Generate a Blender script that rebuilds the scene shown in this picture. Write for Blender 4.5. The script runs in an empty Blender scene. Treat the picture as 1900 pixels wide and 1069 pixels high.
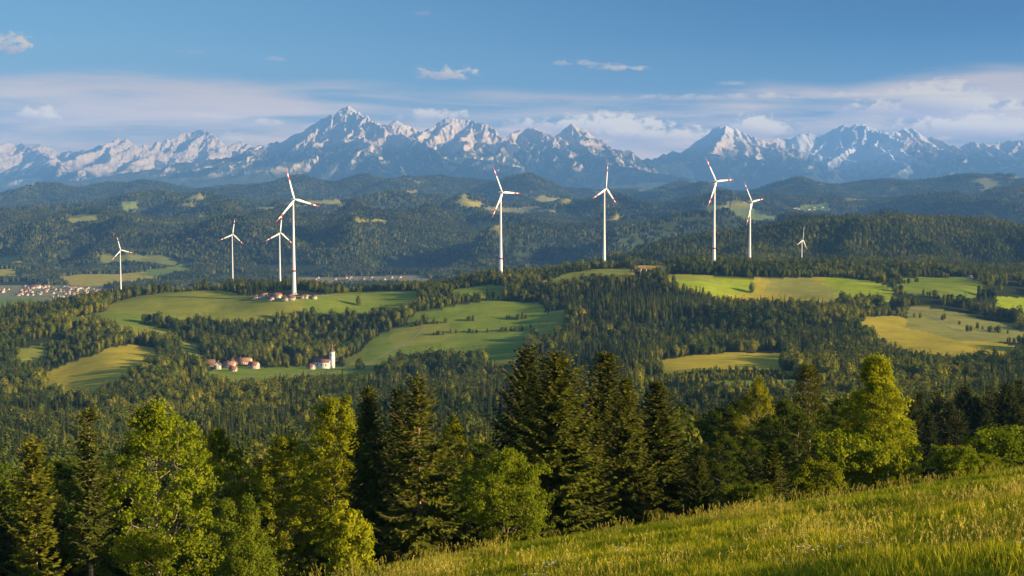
import bpy, math, random
import numpy as np
from mathutils import Vector
sc = bpy.context.scene
COL = sc.collection
R = math.radians

# ------------------------------------------------------------------ camera
W, HGT, LENS = 1900.0, 1069.0, 50.0
F = W * LENS / 36.0
PITCH = math.atan(189.5 / F)            # looking slightly down over the valley
cam_d = bpy.data.cameras.new("camera")
cam = bpy.data.objects.new("camera", cam_d)
COL.objects.link(cam)
cam_d.lens = LENS; cam_d.sensor_width = 36.0
cam_d.clip_start = 0.5; cam_d.clip_end = 250000.0
cam.location = (0, 0, 0)
cam.rotation_euler = (R(90) - PITCH, 0, 0)
sc.camera = cam

# ------------------------------------------------------------------ sun and sky
SUN_AZ, SUN_EL = R(109), R(15.2)        # from the viewing direction (+Y) towards +X
sun_dir = Vector((math.sin(SUN_AZ) * math.cos(SUN_EL), math.cos(SUN_AZ) * math.cos(SUN_EL), math.sin(SUN_EL)))
sd = bpy.data.lights.new("sun", 'SUN'); sun = bpy.data.objects.new("sun", sd); COL.objects.link(sun)
sd.energy = 5.0; sd.angle = R(0.5); sd.color = (1.0, 0.75, 0.43)
sun.rotation_euler = (-sun_dir).to_track_quat('-Z', 'Y').to_euler()
sun.location = sun_dir * 500

class NT:
    """tiny helper that wires shader nodes"""
    def __init__(s, tree): s.t = tree; s.n = tree.nodes; s.l = tree.links
    def node(s, kind, **kw):
        n = s.n.new(kind)
        for k, v in kw.items(): setattr(n, k, v)
        return n
    def put(s, sock, v):
        if hasattr(v, 'is_output'): s.l.new(v, sock)
        else: sock.default_value = v
    def m(s, op, a, b=0.0, c=0.0, clamp=False):
        n = s.node('ShaderNodeMath', operation=op, use_clamp=clamp)
        for i, v in enumerate((a, b, c)): s.put(n.inputs[i], v)
        return n.outputs[0]
    def step(s, x, lo, hi, a=0.0, b=1.0):
        n = s.node('ShaderNodeMapRange', interpolation_type='SMOOTHSTEP')
        for i, v in enumerate((x, lo, hi, a, b)): s.put(n.inputs[i], v)
        return n.outputs[0]
    def mix(s, f, a, b, blend='MIX'):
        n = s.node('ShaderNodeMix', data_type='RGBA', blend_type=blend)
        s.put(n.inputs[0], f)
        for k, v in ((6, a), (7, b)):
            s.put(n.inputs[k], v if hasattr(v, 'is_output') else (*v[:3], 1))
        return n.outputs[2]
    def noise(s, vec, scale, detail=4.0, rough=0.55, dist=0.0):
        n = s.node('ShaderNodeTexNoise')
        if vec is not None: s.put(n.inputs['Vector'], vec)
        n.inputs['Scale'].default_value = scale; n.inputs['Detail'].default_value = detail
        n.inputs['Roughness'].default_value = rough; n.inputs['Distortion'].default_value = dist
        return n.outputs[0]
    def xyz(s, x, y, z):
        n = s.node('ShaderNodeCombineXYZ')
        for i, v in enumerate((x, y, z)): s.put(n.inputs[i], v)
        return n.outputs[0]
    def ramp(s, fac, stops):
        n = s.node('ShaderNodeValToRGB'); e = n.color_ramp.elements
        while len(e) < len(stops): e.new(0.5)
        for el, (p, c) in zip(e, stops): el.position = p; el.color = (*c, 1)
        s.put(n.inputs[0], fac); return n.outputs[0]

def lin(r, g, b):
    return tuple((c / 255 / 12.92) if c / 255 <= .04045 else ((c / 255 + .055) / 1.055) ** 2.4 for c in (r, g, b))

world = bpy.data.worlds.new("World"); sc.world = world; world.use_nodes = True
wt = NT(world.node_tree); wt.n.clear()
SKY = 0.075
HAZE, HAZE_TOP, HAZE_END = 3.7e-5, 2050.0, 44000.0      # the air over the valley
def build_sky():
    tc = wt.node('ShaderNodeTexCoord').outputs['Generated']
    sky = wt.node('ShaderNodeTexSky', sky_type='NISHITA'); sky.sun_disc = False
    sky.sun_elevation = SUN_EL; sky.sun_rotation = SUN_AZ; sky.altitude = 800; sky.air_density = 1.0; sky.dust_density = 0.6; sky.ozone_density = 2.0
    sep = wt.node('ShaderNodeSeparateXYZ'); wt.l.new(tc, sep.inputs[0])
    x, y, z = sep.outputs
    az = wt.m('ARCTAN2', x, y)                       # compass direction of a sky point
    el = wt.m('ARCSINE', z)                          # its height above the horizon
    k = 0.44 / SKY                                    # the picture is exposed one stop up
    def col(*c): return tuple(v * k for v in lin(*c))
    low = wt.ramp(wt.m('MULTIPLY', el, 1 / 0.16), [(0.0, lin(255, 228, 206)), (0.20, lin(214, 210, 204)), (0.42, lin(144, 181, 202)), (0.65, lin(116, 166, 198)), (1.0, lin(80, 139, 184))])
    deep = wt.ramp(wt.m('MULTIPLY', el, 1 / 0.16), [(0.0, lin(255, 226, 206)), (0.20, lin(186, 190, 200)), (0.42, lin(82, 136, 176)), (0.65, lin(18, 97, 152)), (1.0, lin(0, 66, 124))])
    grad = wt.mix(wt.step(az, -0.40, 0.36), low, deep)
    grad = wt.mix(1.0, grad, (k, k, k), 'MULTIPLY')
    base = wt.mix(wt.step(el, 0.16, 0.5), grad, sky.outputs[0])
    # clouds stand far behind the haze, so they are as bright as sunlit cloud is before the air dims it
    amp = wt.m('MULTIPLY', wt.m('EXPONENT', wt.m('MULTIPLY', wt.m('MINIMUM', HAZE_END, wt.m('DIVIDE', HAZE_TOP, wt.m('MAXIMUM', el, .01))), HAZE)), .40)
    def lit(c): return wt.mix(1.0, wt.xyz(amp, amp, amp), c, 'MULTIPLY')
    # thin streaks of high cloud
    v1 = wt.xyz(wt.m('MULTIPLY', az, 4.0), wt.m('MULTIPLY', el, 50.0), 0.3)
    n1 = wt.noise(v1, 1.0, 6, .55, .6)
    v2 = wt.xyz(wt.m('MULTIPLY', az, 16.0), wt.m('MULTIPLY', el, 170.0), 4.3)
    n2 = wt.noise(v2, 1.0, 5, .6, .3)
    v3 = wt.xyz(wt.m('MULTIPLY', az, 5.0), 7.7, 1.3)
    edge = wt.m('ADD', wt.m('MULTIPLY', wt.noise(v3, 1.0, 2), 0.045), 0.048)
    band = wt.m('MULTIPLY', wt.step(el, 0.0, 0.03, .5, 1.), wt.step(wt.m('SUBTRACT', el, edge), -0.006, 0.006, 1., 0.))
    st = wt.step(wt.m('ADD', wt.m('MULTIPLY', n1, .75), wt.m('MULTIPLY', n2, .25)), 0.37, 0.62)
    st = wt.m('MULTIPLY', wt.m('MULTIPLY', st, band), 0.84)
    base = wt.mix(st, base, lit(col(246, 208, 180)))
    # fine grey-mauve veil near the horizon
    n4 = wt.noise(wt.xyz(wt.m('MULTIPLY', az, 9.0), wt.m('MULTIPLY', el, 90.0), 9.1), 1.0, 5, .6)
    base = wt.mix(wt.m('MULTIPLY', wt.step(n4, .48, .72), wt.step(el, .028, .055, .25, 0.)), base, lit(col(178, 174, 190)))
    # a broken bank of low cloud beyond the mountains
    n5 = wt.noise(wt.xyz(wt.m('MULTIPLY', az, 26.0), wt.m('MULTIPLY', el, 105.0), 2.2), 1.0, 6, .62, .4)
    bank = wt.m('MULTIPLY', wt.step(n5, .50, .64), wt.m('MULTIPLY', wt.step(el, .052, .036), wt.step(az, -.36, .1, .25, .62)))
    base = wt.mix(bank, base, lit(col(255, 208, 172)))
    # small cumulus: (azimuth, height, half width, half height, strength) in radians
    warp = wt.noise(wt.xyz(wt.m('MULTIPLY', az, 105.0), wt.m('MULTIPLY', el, 165.0), 5.0), 1.0, 6, .6)
    wofs = wt.m('MULTIPLY', wt.m('SUBTRACT', warp, 0.5), 7.5)
    def cumulus(u, v, hw, hh, s):
        return ((u - 950) / F, (345 - v) / F, hw / F, hh / F, s)
    clouds = [cumulus(42, 103, 66, 22, .9), cumulus(825, 141, 52, 17, .85), cumulus(108, 225, 32, 17, .95), cumulus(1700, 211, 110, 22, 1.0), cumulus(1712, 199, 66, 30, 1.0),
              cumulus(1815, 212, 45, 12, .8), cumulus(1402, 243, 42, 20, 1.0), cumulus(800, 217, 62, 14, .9), cumulus(1120, 240, 95, 22, 1.0), cumulus(1215, 254, 95, 18, .95),
              cumulus(1885, 143, 26, 9, .9), cumulus(1790, 247, 120, 20, 1.0), cumulus(970, 232, 34, 12, .8), cumulus(500, 232, 34, 10, .7), cumulus(1350, 160, 32, 6, .5),
              cumulus(523, 117, 20, 6, .3), cumulus(370, 107, 30, 6, .2), cumulus(1150, 132, 60, 7, .7), cumulus(1080, 122, 70, 6, .45), cumulus(785, 33, 24, 6, .2),
              cumulus(400, 222, 60, 8, .6), cumulus(1480, 268, 80, 14, .7), cumulus(1620, 185, 260, 7, .55), cumulus(1330, 185, 200, 8, .5), cumulus(440, 262, 40, 12, .6)]
    for a0, e0, hw, hh, s in clouds:
        dx = wt.m('MULTIPLY', wt.m('SUBTRACT', az, a0), 1 / hw)
        dy = wt.m('MULTIPLY', wt.m('SUBTRACT', el, e0), 1 / hh)
        # flat underside: the lower half falls off faster
        dyl = wt.m('MULTIPLY', wt.m('MINIMUM', dy, 0.0), 0.8)
        r2 = wt.m('ADD', wt.m('MULTIPLY', dx, dx), wt.m('MULTIPLY', wt.m('ADD', dy, dyl), wt.m('ADD', dy, dyl)))
        d = wt.m('SUBTRACT', wt.m('ADD', 1.3 + max(0, s - .9) * 9, wofs), r2)
        a = wt.m('MULTIPLY', wt.step(d, 0.0, 1.5), s)
        body = wt.mix(wt.step(wt.m('ADD', dy, wt.m('MULTIPLY', dx, .35)), -0.7, 0.6), col(190, 168, 172), col(255, 226, 190))
        base = wt.mix(a, base, lit(body))
    # below the horizon the sky dome is never seen; keep it neutral
    bg = wt.node('ShaderNodeBackground'); wt.l.new(base, bg.inputs[0]); bg.inputs[1].default_value = SKY
    out = wt.node('ShaderNodeOutputWorld'); wt.l.new(bg.outputs[0], out.inputs[0])
build_sky()

sc.render.engine = 'CYCLES'
sc.view_settings.view_transform = 'Standard'; sc.view_settings.look = 'None'
sc.view_settings.exposure = 1.36; sc.view_settings.gamma = 1.0
cy = sc.cycles
cy.max_bounces = 4; cy.diffuse_bounces = 2; cy.glossy_bounces = 1; cy.transmission_bounces = 2; cy.volume_bounces = 0; cy.transparent_max_bounces = 8
cy.use_denoising = True
cy.caustics_reflective = False; cy.caustics_refractive = False

# ------------------------------------------------------------------ helpers
def link(name, mesh, parent=None, label=None, cat=None, group=None, kind=None, loc=None):
    o = bpy.data.objects.new(name, mesh); COL.objects.link(o)
    if parent: o.parent = parent
    if loc is not None: o.location = loc
    tag(o, label, cat, group, kind); return o
def tag(o, label=None, cat=None, group=None, kind=None):
    for k, v in (('label', label), ('category', cat), ('group', group), ('kind', kind)):
        if v: o[k] = v
    return o
def mk_mesh(name, parts, mats, smooth=False):
    """parts: (verts Nx3, faces MxK, material index)"""
    me = bpy.data.meshes.new(name)
    vs, ls, ln, mi, off = [], [], [], [], 0
    for v, f, m in parts:
        v = np.asarray(v, float); f = np.asarray(f, int)
        if len(f) == 0: continue
        vs.append(v); ls.append((f + off).ravel()); ln.append(np.full(len(f), f.shape[1])); mi.append(np.full(len(f), m)); off += len(v)
    vs = np.concatenate(vs); ls = np.concatenate(ls); ln = np.concatenate(ln); mi = np.concatenate(mi)
    me.vertices.add(len(vs)); me.vertices.foreach_set('co', vs.ravel().astype(np.float32))
    me.loops.add(len(ls)); me.loops.foreach_set('vertex_index', ls.astype(np.int32))
    me.polygons.add(len(ln)); st = np.concatenate([[0], np.cumsum(ln)[:-1]])
    me.polygons.foreach_set('loop_start', st.astype(np.int32)); me.polygons.foreach_set('loop_total', ln.astype(np.int32))
    me.polygons.foreach_set('material_index', mi.astype(np.int32))
    if smooth: me.polygons.foreach_set('use_smooth', np.ones(len(ln), bool))
    me.update(calc_edges=True)
    for m in mats: me.materials.append(m)
    return me
def grid_faces(ny, nx):
    i = np.arange(ny - 1)[:, None] * nx + np.arange(nx - 1)[None, :]
    return np.stack([i, i + 1, i + nx + 1, i + nx], -1).reshape(-1, 4)
def tube(P, rad, n=6, cap=True):
    P = np.asarray(P, float); k = len(P); rad = np.broadcast_to(rad, (k,))
    T = np.gradient(P, axis=0); T /= np.linalg.norm(T, axis=1)[:, None] + 1e-9
    ref = np.where(np.abs(T[:, 2:3]) > .9, np.array([[1., 0, 0]]), np.array([[0., 0, 1]]))
    A = np.cross(T, ref); A /= np.linalg.norm(A, axis=1)[:, None] + 1e-9; B = np.cross(T, A)
    th = np.arange(n) * 2 * math.pi / n
    V = P[:, None] + rad[:, None, None] * (np.cos(th)[None, :, None] * A[:, None] + np.sin(th)[None, :, None] * B[:, None])
    V = V.reshape(-1, 3)
    f = [[r * n + j, r * n + (j + 1) % n, (r + 1) * n + (j + 1) % n, (r + 1) * n + j] for r in range(k - 1) for j in range(n)]
    return V, np.array(f)
def hash2(ix, iy, seed):
    h = (ix.astype(np.int64) * 374761393 + iy.astype(np.int64) * 668265263 + seed * 974711) & 0x7fffffff
    h = ((h ^ (h >> 13)) * 1274126177) & 0x7fffffff
    return ((h ^ (h >> 16)) & 0xffff) / 65535.0 * 2 * math.pi
def perlin(x, y, seed=0):
    ix = np.floor(x); iy = np.floor(y); fx = x - ix; fy = y - iy
    ix = ix.astype(np.int64); iy = iy.astype(np.int64)
    u = fx * fx * fx * (fx * (fx * 6 - 15) + 10); v = fy * fy * fy * (fy * (fy * 6 - 15) + 10)
    def g(dx, dy):
        a = hash2(ix + dx, iy + dy, seed); return np.cos(a) * (fx - dx) + np.sin(a) * (fy - dy)
    a = g(0, 0) * (1 - u) + g(1, 0) * u; b = g(0, 1) * (1 - u) + g(1, 1) * u
    return (a * (1 - v) + b * v) * 1.5
def fbm(x, y, seed=0, oct=4, gain=.5, ridged=False):
    s = 0; a = 1; t = 0
    for o in range(oct):
        n = perlin(x * 2 ** o, y * 2 ** o, seed + o * 17)
        s = s + a * ((1 - np.abs(n) * 2) if ridged else n); t += a; a *= gain
    return s / t
def new_mat(name):
    m = bpy.data.materials.new(name); m.use_nodes = True; m.node_tree.nodes.clear(); return m, NT(m.node_tree)
def finish(t, shader, disp=None):
    o = t.node('ShaderNodeOutputMaterial'); t.l.new(shader, o.inputs[0])
def principled(t, col, rough=.8, spec=.2, normal=None):
    p = t.node('ShaderNodeBsdfPrincipled'); t.put(p.inputs['Base Color'], col if hasattr(col, 'is_output') else (*col, 1))
    t.put(p.inputs['Roughness'], rough); p.inputs['Specular IOR Level'].default_value = spec
    if normal is not None: t.l.new(normal, p.inputs['Normal'])
    return p.outputs[0]
def bump(t, h, strength, dist):
    b = t.node('ShaderNodeBump'); b.inputs['Strength'].default_value = strength; b.inputs['Distance'].default_value = dist; t.l.new(h, b.inputs['Height']); return b.outputs[0]
def simple_mat(name, col, rough=.7, spec=.2, var=.12, scale=3.0):
    m, t = new_mat(name); tc = t.node('ShaderNodeTexCoord').outputs['Object']
    n = t.noise(tc, scale, 4)
    c = t.mix(t.step(n, .3, .7), tuple(v * (1 - var) for v in col), tuple(min(1, v * (1 + var)) for v in col))
    finish(t, principled(t, c, rough, spec)); return m

# ------------------------------------------------------------------ the lie of the land
CP, SP = math.cos(PITCH), math.sin(PITCH)
def ray(u, v):
    """photo sighting -> slopes dx/dy, dz/dy along the ground direction"""
    a = (534.5 - v) / F; den = CP + a * SP
    return (u - 950) / F / den, (a * CP - SP) / den
def sight(u, v, Y):
    a, b = ray(u, v); return np.array([a * Y, Y, b * Y])
def unsight(x, y, z):
    s = z / y; a = (s * CP + SP) / (CP - s * SP); den = CP + a * SP
    return 950 + x / y * den * F, 534.5 - a * F
T0 = 80.0                                # the grid fans out from a point behind the viewer
MEADOW = (-3.45, 0.144, -0.221)
def Lz(*p): return [(u, ('z', z)) for u, z in p]
GUIDES = [
 (150, [(-500,1330),(0,1225),(300,1162),(700,1078),(950,1036),(1250,985),(1600,922),(1900,888),(2300,860)]),
 (300, [(-400,1120),(0,1050),(500,1010),(950,975),(1250,955),(1600,935),(1900,942),(2300,945)]),
 (450, [(-300,980),(0,960),(600,930),(950,920),(1300,905),(1600,882),(1900,880),(2200,870)]),
 (700, [(-300,900),(0,890),(600,870),(950,865),(1250,842),(1600,815),(1900,800),(2200,795)]),
 (1050, [(-300,820),(0,815),(300,810),(600,800),(950,790),(1250,765),(1600,742),(1900,738),(2200,735)]),
 (1250, [(-300,785),(0,780),(300,770),(600,758),(950,748),(1200,712),(1300,698),(1400,697),(1600,702),(1900,706),(2200,706)]),
 (1350, [(-300,772),(0,765),(300,755),(600,740),(950,730),(1200,693),(1400,686),(1600,690),(1900,695),(2200,700)]),
 (1500, [(-300,755),(0,745),(300,735),(600,725),(800,715),(950,710),(1100,690),(1220,668),(1400,662),(1500,664),(1700,662),(1900,672),(2200,690)]),
 (1700, [(-300,700),(0,692),(100,690),(200,668),(300,675),(400,697),(600,694),(700,690),(850,665),(1000,655),(1100,650),(1250,640),(1450,632),(1600,625),(1750,630),(1900,640),(2200,655)]),
 (1850, [(-300,645),(0,640),(100,640),(200,632),(300,645),(420,672),(500,680),(600,678),(680,655),(750,645),(850,640),(950,635),(1050,620),(1200,605),(1400,595),(1600,595),(1700,605),(1800,615),(1900,622),(2200,640)]),
 (2000, [(-300,610),(0,605),(100,600),(200,592),(300,600),(400,612),(500,630),(600,630),(700,610),(780,592),(850,585),(950,585),(1020,575),(1200,560),(1400,572),(1490,575),(1600,572),(1700,575),(1800,580),(1900,592),(2200,612)]),
 (2080, [(-300,600),(0,592),(200,577),(330,582),(420,584),(500,576),(560,569),(640,572),(700,569),(770,558),(850,560),(950,562),(1010,560),(1200,540),(1300,535),(1360,560),(1450,560),(1550,548),(1650,548),(1750,550),(1850,562),(1900,570),(2200,590)]),
 (2200, [(-300,600),(0,590),(130,565),(200,560),(270,550),(350,544),(450,547),(545,546),(620,550),(700,547),(800,541),(900,535),(1000,528),(1100,512),(1200,510),(1260,510),(1330,513),(1400,517),(1500,517),(1600,521),(1700,528),(1800,530),(1850,545),(1900,555),(2200,570)]),
 (2350, [(-300,615),(0,605),(200,560),(270,546),(350,540),(450,540),(545,543),(700,542),(800,538),(900,518),(1000,515),(1100,502),(1250,500),(1330,498),(1450,503),(1600,508),(1700,515),(1800,517),(1900,522),(2200,530)]),
 (2500, [(-300,640),(0,625),(200,575),(300,550),(450,545),(600,552),(700,548),(850,530),(1000,512),(1123,497),(1250,493),(1330,495),(1400,496),(1600,502),(1830,516),(1900,520),(2200,530)]),
 (2900, Lz((-300,-350),(0,-350),(300,-310),(500,-270),(700,-270),(900,-235),(1050,-205),(1200,-178),(1400,-169),(1600,-170),(1800,-173),(1900,-178),(2200,-186))),
 (3300, Lz((-300,-372),(0,-370),(200,-355),(520,-262),(700,-285),(900,-260),(1100,-215),(1250,-190),(1500,-192),(1900,-198),(2200,-200))),
 (4400, [(-300,572),(0,570),(500,568),(900,562),(1040,530),(1120,496),(1180,475),(1250,458),(1320,446),(1400,428),(1500,416),(1600,409),(1700,409),(1800,416),(1900,426),(2050,436),(2200,432)]),
 (5300, Lz((-300,-378),(900,-374),(1050,-355),(1150,-330),(1300,-280),(1500,-230),(1700,-220),(1900,-240),(2200,-240))),
 (6200, Lz((-300,-372),(0,-372),(500,-370),(900,-366),(1100,-360),(1300,-350),(1600,-340),(2200,-330))),
 (7000, Lz((-300,-315),(0,-315),(150,-260),(300,-315),(420,-255),(560,-235),(700,-265),(820,-230),(950,-300),(1050,-260),(1200,-240),(1400,-240),(2200,-240))),
 (8000, [(-300,412),(0,410),(80,398),(170,376),(215,380),(260,398),(400,401),(500,403),(620,403),(740,398),(831,416),(900,420),(956,440),(1062,430),(1169,418),(1300,440),(1400,430),(1600,430),(2200,430)]),
 (9300, Lz((-300,-262),(0,-258),(600,-240),(1000,-262),(1400,-250),(2200,-250))),
 (11500, [(-300,392),(0,387),(100,382),(190,380),(250,368),(330,366),(420,374),(500,377),(600,374),(724,370),(800,374),(880,386),(1000,386),(1100,380),(1200,373),(1300,367),(1400,376),(1500,373),(1600,378),(1700,370),(1800,364),(1900,360),(2200,364)]),
 (13000, Lz((-300,-255),(600,-240),(1200,-240),(2200,-230))),
 (16000, [(-300,358),(0,353),(100,358),(200,357),(300,356),(400,352),(450,345),(520,343),(600,350),(650,347),(700,346),(800,340),(900,341),(1000,347),(1100,351),(1200,349),(1300,354),(1400,354),(1470,352),(1560,350),(1660,346),(1720,352),(1760,344),(1820,338),(1900,342),(2200,345)]),
 (19000, Lz((-300,-190),(600,-190),(2200,-190))),
 (26000, Lz((-300,-160),(600,-160),(2200,-160))),
]
PINS = [(545,543,2100,70),(930,511,2344,60),(1123,495,2491,60),(1328,496,2255,60),(1395,496,2800,90)]
def meadow_z(x, y): return MEADOW[0] + MEADOW[1] * x + MEADOW[2] * y
Ygrid = np.concatenate([np.arange(-40, 150, 2.5), np.exp(np.linspace(math.log(150), math.log(26000), 760))])
Tgrid = np.linspace(-0.60, 0.60, 1000)
def build_terrain():
    tt, YY = Tgrid, Ygrid
    rows, ys = [], []
    for Y in (-45.0, 0.0, 30.0, 60.0):
        rows.append(meadow_z(tt * (Y + T0), Y)); ys.append(Y)
    for Y, pts in GUIDES:
        xs, zs = [], []
        for u, v in pts:
            if isinstance(v, tuple):
                z = v[1]; s = z / Y; a = (s * CP + SP) / (CP - s * SP); x = (u - 950) / F / (CP + a * SP) * Y
            else:
                x, _, z = sight(u, v, Y)
            xs.append(x / (Y + T0)); zs.append(z)
        z = np.interp(tt, xs, zs)
        k = np.exp(-0.5 * (np.arange(-30, 31) / 9.0) ** 2); k /= k.sum()
        z = np.convolve(np.pad(z, 30, mode='edge'), k, 'valid')
        rows.append(z); ys.append(Y)
    # meadow brow: shape where it rolls over, a row just before the first guide
    yb = 95.0
    xb = tt * (yb + T0)
    zb = meadow_z(xb, yb) - np.clip((-xb) * .05, 0, 6)
    rows.insert(4, zb); ys.insert(4, yb)
    Zk = np.array(rows); ys = np.array(ys)
    # monotone cubic along the viewing direction
    h = np.diff(ys)[:, None]; d = np.diff(Zk, axis=0) / h
    m = np.zeros_like(Zk); m[0] = d[0]; m[-1] = d[-1]
    w1 = 2 * h[1:] + h[:-1]; w2 = h[1:] + 2 * h[:-1]
    with np.errstate(divide='ignore', invalid='ignore'):
        hm = (w1 + w2) / (w1 / d[:-1] + w2 / d[1:])
    m[1:-1] = np.where(d[:-1] * d[1:] > 0, hm, 0)
    idx = np.clip(np.searchsorted(ys, YY) - 1, 0, len(ys) - 2)
    hh = (ys[idx + 1] - ys[idx])[:, None]; t = ((YY - ys[idx])[:, None]) / hh
    Z = ((1 + 2 * t) * (1 - t) ** 2) * Zk[idx] + t * (1 - t) ** 2 * hh * m[idx] + t * t * (3 - 2 * t) * Zk[idx + 1] + t * t * (t - 1) * hh * m[idx + 1]
    X = tt[None, :] * (YY[:, None] + T0); Y2 = np.broadcast_to(YY[:, None], X.shape)
    for u, v, Y, r in PINS:
        p = sight(u, v, Y)
        i = np.argmin(np.abs(YY - Y)); j = np.argmin(np.abs(X[i] - p[0]))
        Z = Z + (p[2] - Z[i, j]) * np.exp(-((X - p[0]) ** 2 + (Y2 - p[1]) ** 2) / (2 * r * r))
    sm = lambda a, b: np.clip((Y2 - a) / (b - a), 0, 1) ** 2 * (3 - 2 * np.clip((Y2 - a) / (b - a), 0, 1))
    # relief: small in the meadow, gullies and spurs on the wooded hills
    Z = Z + fbm(X / 14, Y2 / 14, 3, 3) * .35 * (1 - sm(80, 160))
    near = sm(160, 500) * (1 - sm(3300, 4200))
    Z = Z + near * (fbm(X / 210, Y2 / 210, 5, 3) * 5.0 + fbm(X / 420, Y2 / 420, 6, 2) * 13.0 * sm(500, 900) * (1 - sm(1900, 2050)))
    for (a, b, c, e, amp, sc_, seed) in ((3350, 3800, 4700, 5400, 120, 520, 11), (6000, 6700, 8300, 9000, 360, 900, 21), (8800, 10000, 12500, 14000, 420, 1700, 31), (13500, 15000, 18500, 21000, 430, 2600, 41)):
        wgt = sm(a, b) * (1 - sm(c, e)); crest = 1 - (0.8 if b < 9000 else .68 if b < 13000 else .86) * np.exp(-((Y2 - (b + c) / 2 * 1.03) / ((c - b) * .45)) ** 2)
        wx = X + fbm(X / sc_ / 1.7, Y2 / sc_ / 1.7, seed + 5, 2) * sc_ * .5; wy = Y2 + fbm(X / sc_ / 1.7, Y2 / sc_ / 1.7, seed + 9, 2) * sc_ * .5
        rd = fbm(wx / sc_, wy / (sc_ * 1.9), seed, 4, .42, True) - .5
        if a == 3400: wgt = wgt * np.clip((X / Y2 - 0.06) / .05, 0, 1)
        Z = Z + wgt * crest * amp * rd * np.clip((Z + 385) / 60, .0, 1)
    return X, Y2, Z
GX, GY, GZ = build_terrain()
def ground(x, y):
    """height of the land under (x, y); arrays allowed"""
    x = np.asarray(x, float); y = np.asarray(y, float)
    fi = np.interp(y, Ygrid, np.arange(len(Ygrid))); t = x / (y + T0)
    fj = np.clip((t - Tgrid[0]) / (Tgrid[1] - Tgrid[0]), 0, len(Tgrid) - 1.001); fi = np.clip(fi, 0, len(Ygrid) - 1.001)
    i = fi.astype(int); j = fj.astype(int); a = fi - i; b = fj - j
    return (GZ[i, j] * (1 - b) + GZ[i, j + 1] * b) * (1 - a) + (GZ[i + 1, j] * (1 - b) + GZ[i + 1, j + 1] * b) * a
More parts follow.
